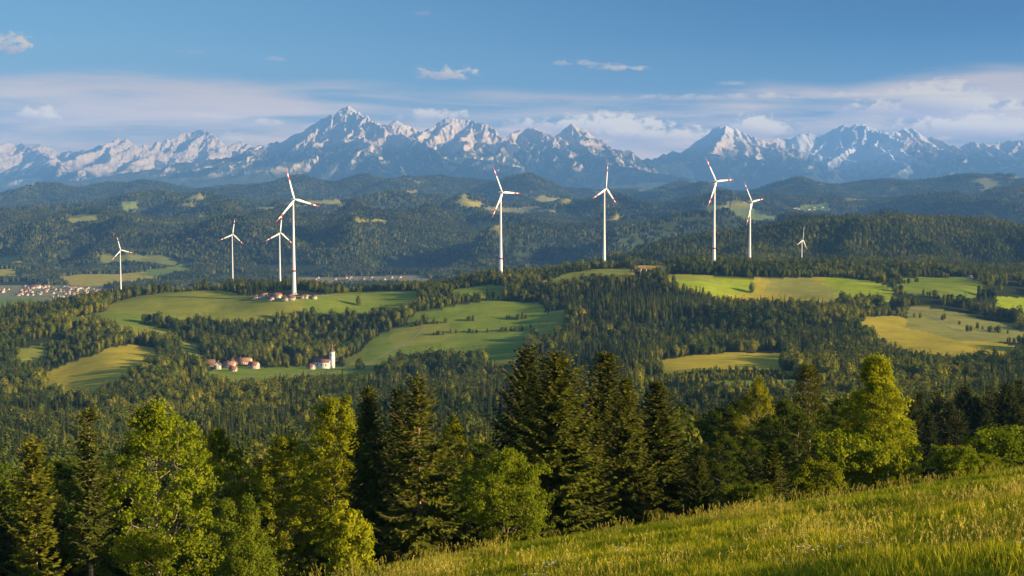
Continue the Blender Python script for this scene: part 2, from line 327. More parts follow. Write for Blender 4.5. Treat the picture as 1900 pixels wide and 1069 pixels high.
# ------------------------------------------------------------------ land cover
# open ground: outline as sighted, range of distance it lies in, what grows there
HAY, GREEN, PASTURE, BRIGHT, OCHRE = (.34, .285, .035), (.155, .205, .028), (.205, .22, .036), (.25, .31, .018), (.44, .29, .06)
FIELDS = [
 ([(205,603),(240,599),(310,611),(335,620),(300,619),(230,611)], 1800, 2080, PASTURE), ([(638,668),(690,640),(760,650),(705,668),(665,692),(640,692)], 1620, 1930, PASTURE),
 ([(110,722),(180,720),(176,736),(115,737)], 1350, 1650, PASTURE), ([(1325,707),(1395,706),(1400,717),(1330,719)], 950, 1320, GREEN), ([(-60,478),(40,474),(48,480),(-60,486)], 6000, 7600, HAY),
 ([(1000,585),(1040,575),(1060,590),(1010,612),(990,615)], 1700, 2150, PASTURE), ([(880,655),(960,650),(1000,660),(930,668)], 1450, 1800, PASTURE), ([(330,632),(380,640),(372,652),(335,645)], 1700, 2000, PASTURE),
 ([(20,652),(75,640),(90,648),(35,664)], 1600, 1950, PASTURE), ([(1440,690),(1520,686),(1525,694),(1450,698)], 1000, 1400, PASTURE), ([(1700,690),(1790,684),(1800,694),(1710,700)], 950, 1400, PASTURE),
 ([(180,470),(330,474),(325,480),(190,477)], 6000, 7600, PASTURE), ([(120,400),(180,396),(190,402),(125,406)], 7000, 8600, PASTURE), ([(560,372),(640,370),(640,375),(560,377)], 8500, 14000, HAY), ([(700,356),(780,352),(780,356),(700,360)], 12000, 18000, HAY),
 ([(1560,366),(1640,362),(1645,367),(1565,370)], 8500, 14000, HAY), ([(60,372),(130,368),(130,373),(62,377)], 8500, 14000, HAY), ([(1180,350),(1240,350),(1240,354),(1180,354)], 12000, 18000, HAY), ([(470,384),(540,383),(535,388),(475,388)], 8500, 13000, PASTURE),
 ([(75,697),(130,672),(180,655),(195,645),(240,639),(290,648),(298,660),(250,675),(222,692),(190,702),(100,706)], 1350, 2000, HAY),
 ([(185,573),(220,560),(260,548),(330,541),(410,538),(450,548),(500,545),(560,550),(620,545),(700,540),(790,540),(760,555),(700,568),(640,572),(560,569),(500,576),(420,586),(330,583),(240,580)], 1980, 2420, PASTURE),
 ([(560,550),(620,545),(700,540),(790,540),(760,555),(700,568),(640,572),(570,569)], 1980, 2420, GREEN),
 ([(100,598),(180,582),(240,580),(300,588),(240,594),(150,604)], 1950, 2150, GREEN),
 ([(672,648),(700,622),(740,606),(770,582),(830,570),(900,560),(1000,560),(1012,572),(990,600),(970,634),(940,646),(840,650),(740,656)], 1650, 2200, GREEN),
 ([(720,610),(800,598),(860,604),(800,616),(730,628)], 1650, 2200, PASTURE),
 ([(835,537),(900,530),(960,530),(900,546),(845,547)], 2100, 2400, GREEN),
 ([(985,526),(1050,508),(1100,500),(1165,498),(1185,508),(1130,515),(1050,521),(1000,529)], 2150, 2600, PASTURE),
 ([(1172,492),(1200,487),(1240,489),(1238,500),(1190,504)], 2200, 2700, OCHRE),
 ([(1225,512),(1260,507),(1330,512),(1400,516),(1480,516),(1560,514),(1620,522),(1652,535),(1662,545),(1600,541),(1560,545),(1530,560),(1500,572),(1490,586),(1440,590),(1400,582),(1368,566),(1348,546),(1320,531),(1260,519)], 1950, 2420, HAY),
 ([(1225,512),(1330,512),(1400,517),(1398,527),(1365,530),(1340,532),(1318,530),(1260,519)], 1950, 2420, BRIGHT),
 ([(1560,514),(1620,522),(1652,535),(1662,545),(1600,541),(1575,538),(1520,522)], 1950, 2420, BRIGHT),
 ([(1400,517),(1500,516),(1560,540),(1500,538)], 1950, 2420, (.235, .235, .052)),
 ([(1655,519),(1700,514),(1790,516),(1832,523),(1800,536),(1750,536),(1700,531)], 2000, 2420, GREEN),
 ([(1850,550),(1900,553),(2000,560),(2000,606),(1900,592),(1858,574)], 1950, 2350, BRIGHT),
 ([(1596,587),(1660,587),(1740,604),(1820,627),(1900,649),(2000,672),(2000,690),(1900,672),(1800,659),(1700,645),(1630,620)], 1480, 1980, HAY),
 ([(1690,566),(1780,580),(1850,598),(1905,618),(1905,648),(1820,624),(1740,600),(1680,585)], 1650, 2080, (.20, .205, .055)),
 ([(1208,670),(1280,660),(1360,655),(1440,655),(1468,662),(1440,677),(1370,694),(1300,692),(1235,682)], 1250, 1620, HAY),
 ([(375,695),(420,680),(500,682),(580,679),(640,681),(700,690),(660,701),(560,700),(480,703),(400,706)], 1580, 1870, GREEN),
 ([(-60,742),(70,740),(74,748),(-60,757)], 1350, 1550, BRIGHT),
 ([(-80,550),(60,548),(112,564),(105,574),(-80,572)], 4000, 5200, GREEN),
 ([(98,516),(150,508),(220,509),(300,500),(350,490),(357,494),(300,512),(240,523),(140,523)], 4900, 6900, HAY),
 ([(245,502),(300,498),(345,490),(352,494),(290,508)], 4900, 6900, GREEN),
 ([(-60,497),(40,500),(22,507),(60,512),(-60,514)], 4900, 6900, HAY),
 ([(-80,527),(90,527),(190,531),(215,541),(150,552),(110,556),(60,546),(-80,546)], 4200, 5400, (.20, .20, .09)),
 ([(550,515),(790,511),(800,519),(560,523)], 3800, 6200, (.22, .20, .10)),
 ([(280,390),(340,388),(395,394),(380,400),(310,398)], 7000, 9000, HAY), ([(405,391),(470,393),(470,396),(405,396)], 7000, 9000, GREEN),
 ([(630,401),(715,402),(715,407),(630,405)], 7000, 12000, HAY), ([(840,373),(895,374),(900,380),(850,379)], 8000, 14000, HAY),
 ([(985,366),(1065,368),(1060,374),(990,372)], 8000, 15000, HAY), ([(1295,382),(1330,380),(1420,392),(1425,402),(1320,400)], 7000, 13000, GREEN),
 ([(880,409),(930,409),(930,416),(885,417)], 6500, 10000, HAY), ([(1110,402),(1160,401),(1160,405),(1110,406)], 6500, 12000, HAY), ([(1340,372),(1400,374),(1400,377),(1340,376)], 8000, 14000, HAY),
 ([(1480,380),(1540,378),(1540,386),(1490,388)], 7000, 14000, GREEN), ([(225,376),(260,372),(250,384),(235,386)], 7000, 12000, GREEN), ([(890,384),(1000,386),(1090,389),(1000,391),(890,388)], 7000, 14000, (.25, .22, .13)),
 ([(1350,398),(1470,400),(1460,404),(1360,404)], 7000, 12000, GREEN),
]
def in_poly(px, py, poly):
    inside = np.zeros(px.shape, bool); n = len(poly)
    for i in range(n):
        x1, y1 = poly[i]; x2, y2 = poly[(i + 1) % n]
        if y1 == y2: continue
        c = ((y1 > py) != (y2 > py)) & (px < (x2 - x1) * (py - y1) / (y2 - y1) + x1); inside ^= c
    return inside
def field_at(x, y, z, pad=0.0):
    """index of the field a point lies in, -1 for none"""
    u, v = unsight(x, y, z)
    u = u + fbm(x / 70, y / 70, 77, 3) * 9; v = v + fbm(x / 70, y / 70, 78, 3) * np.where(y < 3000, 3.5, .9)
    out = np.full(np.shape(x), -1)
    for k, (poly, a, b, c) in enumerate(FIELDS):
        us = [p[0] for p in poly]; vs = [p[1] for p in poly]
        sel = (y > a) & (y < b) & (u > min(us) - 1) & (u < max(us) + 1) & (v > min(vs) - 1) & (v < max(vs) + 26)
        if sel.any():
            i = np.nonzero(sel); e = np.where(y[i] > 6000, 30.0, 14.0) / y[i] * F * (b > 1300)         # trees before a field hide its near edge
            hit = in_poly(u[i], v[i], poly) | in_poly(u[i], v[i] - e * .5, poly) | in_poly(u[i], v[i] - e, poly)
            out[tuple(q[hit] for q in i)] = k
    return out
GFIELD = field_at(GX, GY, GZ)
def ground_mesh():
    ny, nx = GX.shape
    me = mk_mesh('ground', [(np.stack([GX, GY, GZ], -1).reshape(-1, 3), grid_faces(ny, nx), 0)], [ground_mat()], True)
    c = np.zeros((ny, nx, 4)); c[..., 3] = 1
    n1 = fbm(GX / 400, GY / 400, 91, 3)
    c[..., :3] = np.array((.030, .042, .016)) * (1 + .5 * n1[..., None])                  # woodland floor
    far = np.clip((GY - 3200) / 800, 0, 1)[..., None]
    n2 = fbm(GX / 900, GY / 900, 93, 4)[..., None]
    wood = np.array((.028, .042, .018)) * (1 + .5 * n2) + np.array((.035, .03, .0)) * np.clip(n2 - .1, 0, 1)
    c[..., :3] = c[..., :3] * (1 - far) + wood * far
    # scattered clearings on the far hills
    cl = fbm(GX / 420, GY / 800, 95, 3); lvl = np.clip((cl - .30) / .04, 0, 1) * (GY > 8400)
    c[..., :3] = c[..., :3] * (1 - lvl[..., None]) + np.array((.17, .17, .055)) * lvl[..., None]
    for k, f in enumerate(FIELDS):
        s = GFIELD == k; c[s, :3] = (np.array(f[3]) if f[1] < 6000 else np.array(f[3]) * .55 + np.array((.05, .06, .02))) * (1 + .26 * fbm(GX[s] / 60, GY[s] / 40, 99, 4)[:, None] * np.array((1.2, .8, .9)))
    m = GY < 135
    c[m, :3] = np.array((.13, .155, .02)) * (1 + .3 * fbm(GX[m] / 9, GY[m] / 9, 101, 3)[:, None])
    a = me.color_attributes.new('cover', 'FLOAT_COLOR', 'POINT'); a.data.foreach_set('color', c.astype(np.float32).ravel())
    return link('ground', me, kind='structure')
def ground_mat():
    m, t = new_mat('land'); a = t.node('ShaderNodeAttribute', attribute_name='cover').outputs['Color']
    pos = t.node('ShaderNodeNewGeometry').outputs['Position']
    n = t.noise(pos, .05, 6, .65); n2 = t.noise(pos, .7, 3, .6)
    # mowing lines along the fields
    mp = t.node('ShaderNodeMapping'); mp.inputs['Rotation'].default_value = (0, 0, .5); mp.inputs['Scale'].default_value = (.012, .16, .05); t.l.new(pos, mp.inputs[0])
    n3 = t.noise(mp.outputs[0], 1.0, 3, .6)
    f = t.m('ADD', t.m('MULTIPLY', n, .8), t.m('ADD', t.m('MULTIPLY', n2, .35), t.m('MULTIPLY', n3, .5)))
    c = t.mix(1.0, a, t.ramp(f, [(0.45, (.66, .68, .62)), (1.2, (1.3, 1.27, 1.25))]), 'MULTIPLY')
    d = t.node('ShaderNodeBsdfDiffuse'); t.l.new(c, d.inputs[0])
    t.l.new(bump(t, n2, .5, .5), d.inputs['Normal'])
    finish(t, d.outputs[0]); return m
ground_mesh()

# ------------------------------------------------------------------ mountains
def rock_mat(name, snow_lo, snow_hi, tree_hi, snow, glacier=0):
    m, t = new_mat(name); g = t.node('ShaderNodeNewGeometry'); pos = g.outputs['Position']
    sp = t.node('ShaderNodeSeparateXYZ'); t.l.new(pos, sp.inputs[0]); z = sp.outputs[2]
    nz = t.node('ShaderNodeSeparateXYZ'); t.l.new(g.outputs['Normal'], nz.inputs[0]); up = nz.outputs[2]
    n = t.noise(pos, .0011, 7, .62); nf = t.noise(pos, .006, 6, .65)
    mp = t.node('ShaderNodeMapping'); mp.inputs['Scale'].default_value = (1, 1, 3.0); t.l.new(pos, mp.inputs[0])
    strata = t.noise(mp.outputs[0], .004, 5, .6, .8)
    rock = t.ramp(strata, [(.25, (.46, .37, .30)), (.5, (.64, .525, .43)), (.75, (.74, .62, .515))])
    # dwarf pine and forest climb the gentler ground
    zt = t.m('ADD', z, t.m('MULTIPLY', t.m('SUBTRACT', n, .5), 900.0))
    tree = t.m('MULTIPLY', t.step(zt, tree_hi - 250, tree_hi + 250, 1., 0.), t.step(up, .45, .75))
    tree = t.m('MAXIMUM', tree, t.step(zt, tree_hi - 700, tree_hi - 300, 1., 0.))
    wood = t.mix(t.step(nf, .3, .7), (.026, .038, .020), (.060, .070, .030))
    zs = t.m('ADD', z, t.m('MULTIPLY', t.m('SUBTRACT', nf, .5), 900.0))
    if glacier:                                               # one high, heavily snowed summit
        gd = t.node('ShaderNodeVectorMath', operation='DISTANCE'); t.l.new(t.xyz(sp.outputs[0], 0.0, 0.0), gd.inputs[0]); gd.inputs[1].default_value = (glacier, 0, 0)
        ice = t.step(gd.outputs['Value'], 700.0, 1500.0, 1., 0.); zs = t.m('ADD', zs, t.m('MULTIPLY', ice, 700.0)); up = t.m('ADD', up, t.m('MULTIPLY', ice, .30))
    sn = t.m('MULTIPLY', t.m('MULTIPLY', t.step(zs, snow_lo, snow_hi), t.step(t.m('ADD', up, t.m('MULTIPLY', nf, .3)), .72, .95)), snow)
    c = t.mix(tree, rock, wood); c = t.mix(sn, c, (.84, .85, .88))
    d = t.node('ShaderNodeBsdfDiffuse'); t.l.new(c, d.inputs[0])
    h = t.m('ADD', t.m('MULTIPLY', nf, 1.0), t.m('MULTIPLY', n, 1.0))
    t.l.new(bump(t, h, .55, 70.0), d.inputs['Normal'])
    finish(t, d.outputs[0]); return m
def mountain(ridge, Y0, Yr, back, foot_v, mat, seed, relief, nx=900, ny=260, spread=1.0):
    """a range as crests and side ridges with faces falling away from them"""
    rng = np.random.default_rng(seed)
    uu = np.arange(ridge[0][0], ridge[-1][0], 5.5); vv = np.interp(uu, [p[0] for p in ridge], [p[1] for p in ridge]); hgt = np.clip((350 - vv) / 90, 0, 1)
    ridge = ridge + [(a, b + rng.normal(.6, 2.3) * c) for a, b, c in zip(uu, vv, hgt) if min(abs(a - p[0]) for p in ridge) > 2.4]; ridge.sort()     # small teeth along the crest
    us = np.linspace(ridge[0][0], ridge[-1][0], nx)
    def place(u, v, Y):
        a, b = ray(u, v); return np.array([a * Y, Y, b * Y])
    zf = ray(0, foot_v)[1] * Y0; Wd = Yr - Y0
    crest = [place(u, v, Yr * (1 + .010 * math.sin(u / 37. + seed) + .006 * math.sin(u / 13. + 2 * seed))) for u, v in ridge]
    seg = [(crest[q], crest[q + 1], rng.uniform(.75, 1.05), 6000) for q in range(len(crest) - 1)]
    vs = [p[1] for p in ridge]
    for q in range(1, len(crest) - 1):
        top = crest[q]
        major = vs[q] <= vs[q - 1] and vs[q] <= vs[q + 1]
        if (not major and rng.random() < .72) or (major and rng.random() < .35): continue
        # a rib runs down towards the plain, bending, and throws off side ribs
        n = 5; reach = Wd * (rng.uniform(.75, 1.0) if major else rng.uniform(.3, .6)); drop = (top[2] - zf) * (rng.uniform(.86, 1.0) if major else rng.uniform(.6, 1.0))
        slant = rng.normal(0, .38) * spread; p = top - [0, 0, 12]; t0 = 0
        for k in range(n):
            t1 = (k + 1) / n; nxt = np.array([top[0] + (slant + rng.normal(0, .10)) * reach * t1, top[1] - reach * t1, top[2] - 12 - drop * t1 ** .78 + rng.normal(0, 40)])
            seg.append((p, nxt, rng.uniform(.70, 1.0), 3000))
            for side in (-1, 1):
                if rng.random() < (.85 if major else .5):
                    c = p + (nxt - p) * rng.uniform(.1, .9); l = reach * rng.uniform(.12, .30); an = rng.uniform(.5, 1.1) * side
                    e = c + np.array([math.sin(an) * l, -math.cos(an) * l, -l * rng.uniform(.42, .62)]); seg.append((c - [0, 0, 6], e, rng.uniform(.75, 1.1), 1600))
                    if rng.random() < .6:
                        c2 = c + (e - c) * rng.uniform(.3, .7); an2 = an - side * rng.uniform(.7, 1.2); l2 = l * .5; e2 = c2 + np.array([math.sin(an2) * l2, -math.cos(an2) * l2, -l2 * .55]); seg.append((c2 - [0, 0, 4], e2, rng.uniform(.8, 1.1), 900))
            p = nxt
    s = np.concatenate([np.linspace(0, 1, ny), 1 + np.linspace(0.02, 1, 40) * back])[:, None]
    tx = ray(us, 300)[0]; Y = np.broadcast_to(Y0 + Wd * s, (len(s), nx)); X = tx[None, :] * Y
    wx = X + fbm(X / 1400, Y / 1400, seed + 1, 3) * 330 + fbm(X / 300, Y / 300, seed + 3, 3) * 60; wy = Y + fbm(X / 1400, Y / 1400, seed + 2, 3) * 330 + fbm(X / 300, Y / 300, seed + 4, 3) * 60
    fade = np.clip((Yr * .985 - Y) / (Wd * .12), 0, 1); wx = X + (wx - X) * fade; wy = Y + (wy - Y) * fade     # crests stay crisp
    Z = np.full(X.shape, -1e4)
    for a, b, k, lim in seg:
        xm, hw = (a[0] + b[0]) / 2, abs(a[0] - b[0]) / 2 + lim
        c0, c1 = np.searchsorted(X[ny // 2], [xm - hw, xm + hw]); c0, c1 = max(0, c0 - 20), min(nx, c1 + 20)
        if c1 <= c0: continue
        gx, gy = wx[:, c0:c1], wy[:, c0:c1]; d = b - a; L2 = d[0] ** 2 + d[1] ** 2 + 1e-6
        t = np.clip(((gx - a[0]) * d[0] + (gy - a[1]) * d[1]) / L2, 0, 1); dist = np.hypot(gx - a[0] - t * d[0], gy - a[1] - t * d[1])
        Z[:, c0:c1] = np.maximum(Z[:, c0:c1], a[2] + t * d[2] - k * dist * (1 - .00006 * np.minimum(dist, 4000)))
    taper = np.clip(np.minimum(us - us[0], us[-1] - us) / 260., 0, 1)[None, :] ** 1.5
    slope = zf - 90 * (1 - taper) + np.clip(s, 0, 1) * 380 * taper + fbm(X / 1500, Y / 2500, seed + 6, 3) * 130 * np.clip(s * 3, 0, 1)
    m = 90.0; hh = np.clip(.5 + .5 * (Z - slope) / m, 0, 1); Z = slope * (1 - hh) + Z * hh + m * hh * (1 - hh) * .5
    hi = np.clip((Z - zf) / 1500, 0, 1); e = np.clip((Yr * .995 - Y) / (Wd * .06), .34, 1)
    cou = fbm(wx / 330, wy / 900, seed + 13, 4, .55, True) - .55; fine = fbm(wx / 110, wy / 160, seed + 17, 3, .6, True) - .55
    Z = Z + e * hi * relief * (cou + .35 * fine)
    beyond = np.clip((s - 1) / back, 0, 1); Z = np.where(s > 1, np.minimum(Z, zf + (Z - zf) * (1 - beyond * .8)), Z)
    me = mk_mesh('mountain_range', [(np.stack([X, Y, Z], -1).reshape(-1, 3), grid_faces(*Y.shape), 0)], [mat], True)
    return link('mountain_range', me, kind='structure')
RIDGE_LEFT = [(-420,282),(-300,270),(-200,284),(-100,262),(0,270),(30,261),(60,258),(90,265),(140,280),(165,276),(190,268),(235,258),(258,271),(270,264),(285,273),(310,262),(330,254),(345,245),(358,240),(368,231),(385,245),(405,258),(425,269),(450,262),(470,272),(520,300),(620,330),(800,352)]
RIDGE_MAIN = [(90,357),(200,347),(300,322),(400,300),(440,285),(480,270),(520,262),(540,250),(560,241),(585,230),(600,216),(620,205),(642,198),(655,203),(665,211),(682,233),(690,238),(700,228),(720,233),(735,220),(745,228),(765,226),(785,233),(800,226),(830,221),(845,217),(860,214),(880,225),(900,230),(920,246),(935,259),(950,250),(965,240),(990,235),(1005,241),(1020,246),(1040,235),(1060,226),(1080,238),(1100,250),(1115,266),(1130,278),(1162,277),(1190,294),(1250,322),(1350,346),(1500,358)]
RIDGE_RIGHT = [(1000,356),(1080,340),(1150,312),(1200,294),(1225,288),(1260,278),(1300,258),(1325,238),(1340,234),(1365,238),(1385,249),(1410,260),(1430,262),(1455,250),(1480,246),(1510,242),(1530,232),(1546,223),(1560,232),(1580,236),(1600,230),(1615,234),(1635,247),(1660,243),(1690,239),(1720,248),(1755,262),(1790,258),(1820,268),(1845,268),(1900,257),(1960,250),(2050,262),(2150,255),(2300,275),(2450,290)]
mountain(RIDGE_LEFT, 31500, 40000, .3, 362, rock_mat('pale_limestone', 800, 1900, 420, .15), 301, 140)
mountain(RIDGE_RIGHT, 29000, 36500, .3, 362, rock_mat('snowy_limestone', 850, 1500, 820, .9, 8350.0), 501, 120)  # same rock tones as the other ranges, heavier snow
mountain(RIDGE_MAIN, 24500, 32000, .3, 360, rock_mat('grey_limestone', 800, 1700, 820, .36), 401, 145, nx=1100)
# ------------------------------------------------------------------ trees
def leaf_mat(name, dark, lite, trans=.35, use_obj=True, scale=.5, tcol=(1.25, 1.15, .5)):
    """foliage: each tree its own tint, paler and deeper sprays within it"""
    m, t = new_mat(name)
    oi = t.node('ShaderNodeObjectInfo'); pos = t.node('ShaderNodeNewGeometry').outputs['Position']
    n = t.noise(pos, scale, 3, .6)
    c = t.mix(t.step(n, .3, .7), dark, lite)
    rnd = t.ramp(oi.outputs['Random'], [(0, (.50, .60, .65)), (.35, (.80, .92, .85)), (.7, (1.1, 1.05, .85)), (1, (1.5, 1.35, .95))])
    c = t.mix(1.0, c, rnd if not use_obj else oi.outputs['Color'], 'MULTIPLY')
    if not use_obj:                                           # stands of different kinds and ages
        st = t.noise(pos, .0055, 3, .55); c = t.mix(1.0, c, t.ramp(st, [(.36, (.55, .66, .72)), (.5, (1.0, 1.0, .95)), (.64, (1.5, 1.38, .95))]), 'MULTIPLY')
    d = t.node('ShaderNodeBsdfDiffuse'); t.l.new(c, d.inputs[0])
    tr = t.node('ShaderNodeBsdfTranslucent'); t.l.new(t.mix(1.0, c, tcol, 'MULTIPLY'), tr.inputs[0])
    mx = t.node('ShaderNodeMixShader'); mx.inputs[0].default_value = trans; t.l.new(d.outputs[0], mx.inputs[1]); t.l.new(tr.outputs[0], mx.inputs[2])
    finish(t, mx.outputs[0]); return m
def bark_mat(name, a, b, sc_=(3, 3, .6)):
    m, t = new_mat(name); tc = t.node('ShaderNodeTexCoord').outputs['Object']
    mp = t.node('ShaderNodeMapping'); mp.inputs['Scale'].default_value = sc_; t.l.new(tc, mp.inputs[0])
    n = t.noise(mp.outputs[0], 2.0, 5, .65); c = t.mix(t.step(n, .35, .65), a, b)
    finish(t, principled(t, c, .9, .1, bump(t, n, .6, .05))); return m
M_LEAF = leaf_mat('green_leaves', (.088, .118, .009), (.235, .255, .018), .5, True, .8)
M_NEEDLE = leaf_mat('spruce_needles', (.034, .050, .010), (.090, .108, .018), .25, True, .9)
M_WOODLEAF = leaf_mat('woodland_leaves', (.066, .090, .018), (.165, .172, .032), .3, False, .12)
M_WOODNEEDLE = leaf_mat('woodland_needles', (.034, .050, .018), (.088, .102, .030), .18, False, .12)
M_FARLEAF = leaf_mat('distant_leaves', (.065, .086, .022), (.135, .145, .036), .25, False, .06)
M_FARNEEDLE = leaf_mat('distant_needles', (.034, .048, .022), (.072, .082, .032), .15, False, .06)
M_BARK = bark_mat('grey_brown_bark', (.10, .075, .05), (.26, .20, .14))
M_BIRCH = bark_mat('pale_bark', (.13, .105, .075), (.33, .27, .20), (2, 2, 3))
M_PINEBARK = bark_mat('reddish_spruce_bark', (.16, .09, .055), (.38, .24, .16))

def leaves(C, A, N, ln, wd):
    """kite shaped leaves: centre, long axis, normal, length, width"""
    A = A / (np.linalg.norm(A, axis=1)[:, None] + 1e-9)
    B = np.cross(N, A); B /= np.linalg.norm(B, axis=1)[:, None] + 1e-9
    ln = np.broadcast_to(ln, (len(C),))[:, None] * .5; wd = np.broadcast_to(wd, (len(C),))[:, None] * .5
    V = np.stack([C - A * ln, C + B * wd + A * ln * .1, C + A * ln, C - B * wd + A * ln * .1], 1).reshape(-1, 3)
    return V, np.arange(len(C) * 4).reshape(-1, 4)
def unit(rng, n):
    v = rng.normal(size=(n, 3)); return v / np.linalg.norm(v, axis=1)[:, None]

def spruce_parts(seed, H=18., rad=3.6, bare=.04, dens=1.0, power=.8, sparse=.0, droop=1.0, spray=1.0):
    """trunk and crown meshes of a spruce with whorled, drooping boughs"""
    rng = np.random.default_rng(seed)
    zz = np.linspace(0, H, 14); P = np.stack([np.cumsum(rng.normal(0, .02, 14)), np.cumsum(rng.normal(0, .02, 14)), zz], 1)
    wood = [(*tube(P, np.interp(zz, [0, H], [H * .0085 + .03, .015]), 7), 0)]
    def at(z): return np.array([np.interp(z, zz, P[:, 0]), np.interp(z, zz, P[:, 1]), z])
    C, A, N, L, Wd = [], [], [], [], []
    z = H * bare + .3
    side = 1 + .22 * np.array([math.sin(rng.uniform(0, 6)) for _ in range(3)])
    ph = rng.uniform(0, 6, 3)
    while z < H * .985:
        t = z / H
        nb = max(3, int(round((6.5 - 2 * t) * dens)))
        a0 = rng.uniform(0, 6.28)
        prof = rad * max(.02, (1 - t)) ** power * min(1, .62 + .6 * (t - bare) / .14) * rng.uniform(.86, 1.1)
        for b in range(nb):
            if rng.random() < sparse * (1.25 - t): continue
            az = a0 + b * 6.283 / nb + rng.normal(0, .22)
            ln = prof * rng.uniform(.72, 1.14) * (1 + .14 * math.sin(2 * az + ph[0]) + .08 * math.sin(3 * az + ph[1] + t * 6)) + .12
            up = (-.28 + .95 * t ** 1.4) + rng.normal(0, .08)
            k = max(4, int(ln / .34) + 2); s = np.linspace(0, 1, k)
            out = np.array([math.cos(az), math.sin(az), 0]); lat = np.array([-out[1], out[0], 0])
            zc = ln * (up * s - .30 * droop * (1 - t * .7) * np.sin(s * 2.2) + .26 * s ** 3)
            Q = at(z) + out * (ln * s)[:, None] + np.array([0, 0, 1.]) * zc[:, None]
            wood.append((*tube(Q[::max(1, k // 4)] if k > 8 else Q[[0, k // 2, -1]], [.022 * (1 - t) + .014] + [.012] * (len(Q[::max(1, k // 4)] if k > 8 else [0, 1, 2]) - 1), 3), 0))
            D = np.gradient(Q, axis=0); D /= np.linalg.norm(D, axis=1)[:, None]
            for i in range(k):
                if s[i] < .16 and k > 5: continue
                wl = (.26 * ln * (1 - s[i]) + .30) * spray
                m = 5 if s[i] < .95 else 4
                sg = np.array([1, -1, .6, -.6, 0.][:m]) + rng.normal(0, .15, m)
                hang = rng.uniform(.15, .75, m) * droop
                ax = D[i] * rng.uniform(.5, 1., m)[:, None] + lat * sg[:, None] - np.array([0, 0, 1.]) * hang[:, None]
                ax /= np.linalg.norm(ax, axis=1)[:, None]
                l = wl * rng.uniform(.65, 1.15, m)
                C.append(Q[i] + ax * (l * .45)[:, None] + rng.normal(0, .04, (m, 3))); A.append(ax)
                nn = np.array([0, 0, 1.]) * .8 + out * .35 + rng.normal(0, .42, (m, 3)); N.append(nn); L.append(l); Wd.append(l * rng.uniform(.34, .52, m) + .03)
        z += (H / 38) * rng.uniform(.8, 1.2) * (1.1 - .45 * t) / max(.6, dens ** .5)
    # leader
    tip = np.repeat(at(H * .99)[None], 14, 0) - np.array([0, 0, 1.]) * rng.uniform(-.25, 1.2, 14)[:, None]
    ax = unit(rng, 14) * [.6, .6, .3] + [0, 0, .7]
    C.append(tip + ax * .16); A.append(ax); N.append(unit(rng, 14)); L.append(np.full(14, .42)); Wd.append(np.full(14, .12))
    crown = leaves(np.concatenate(C), np.concatenate(A), np.concatenate(N), np.concatenate(L), np.concatenate(Wd))
    return wood, [(*crown, 0)]

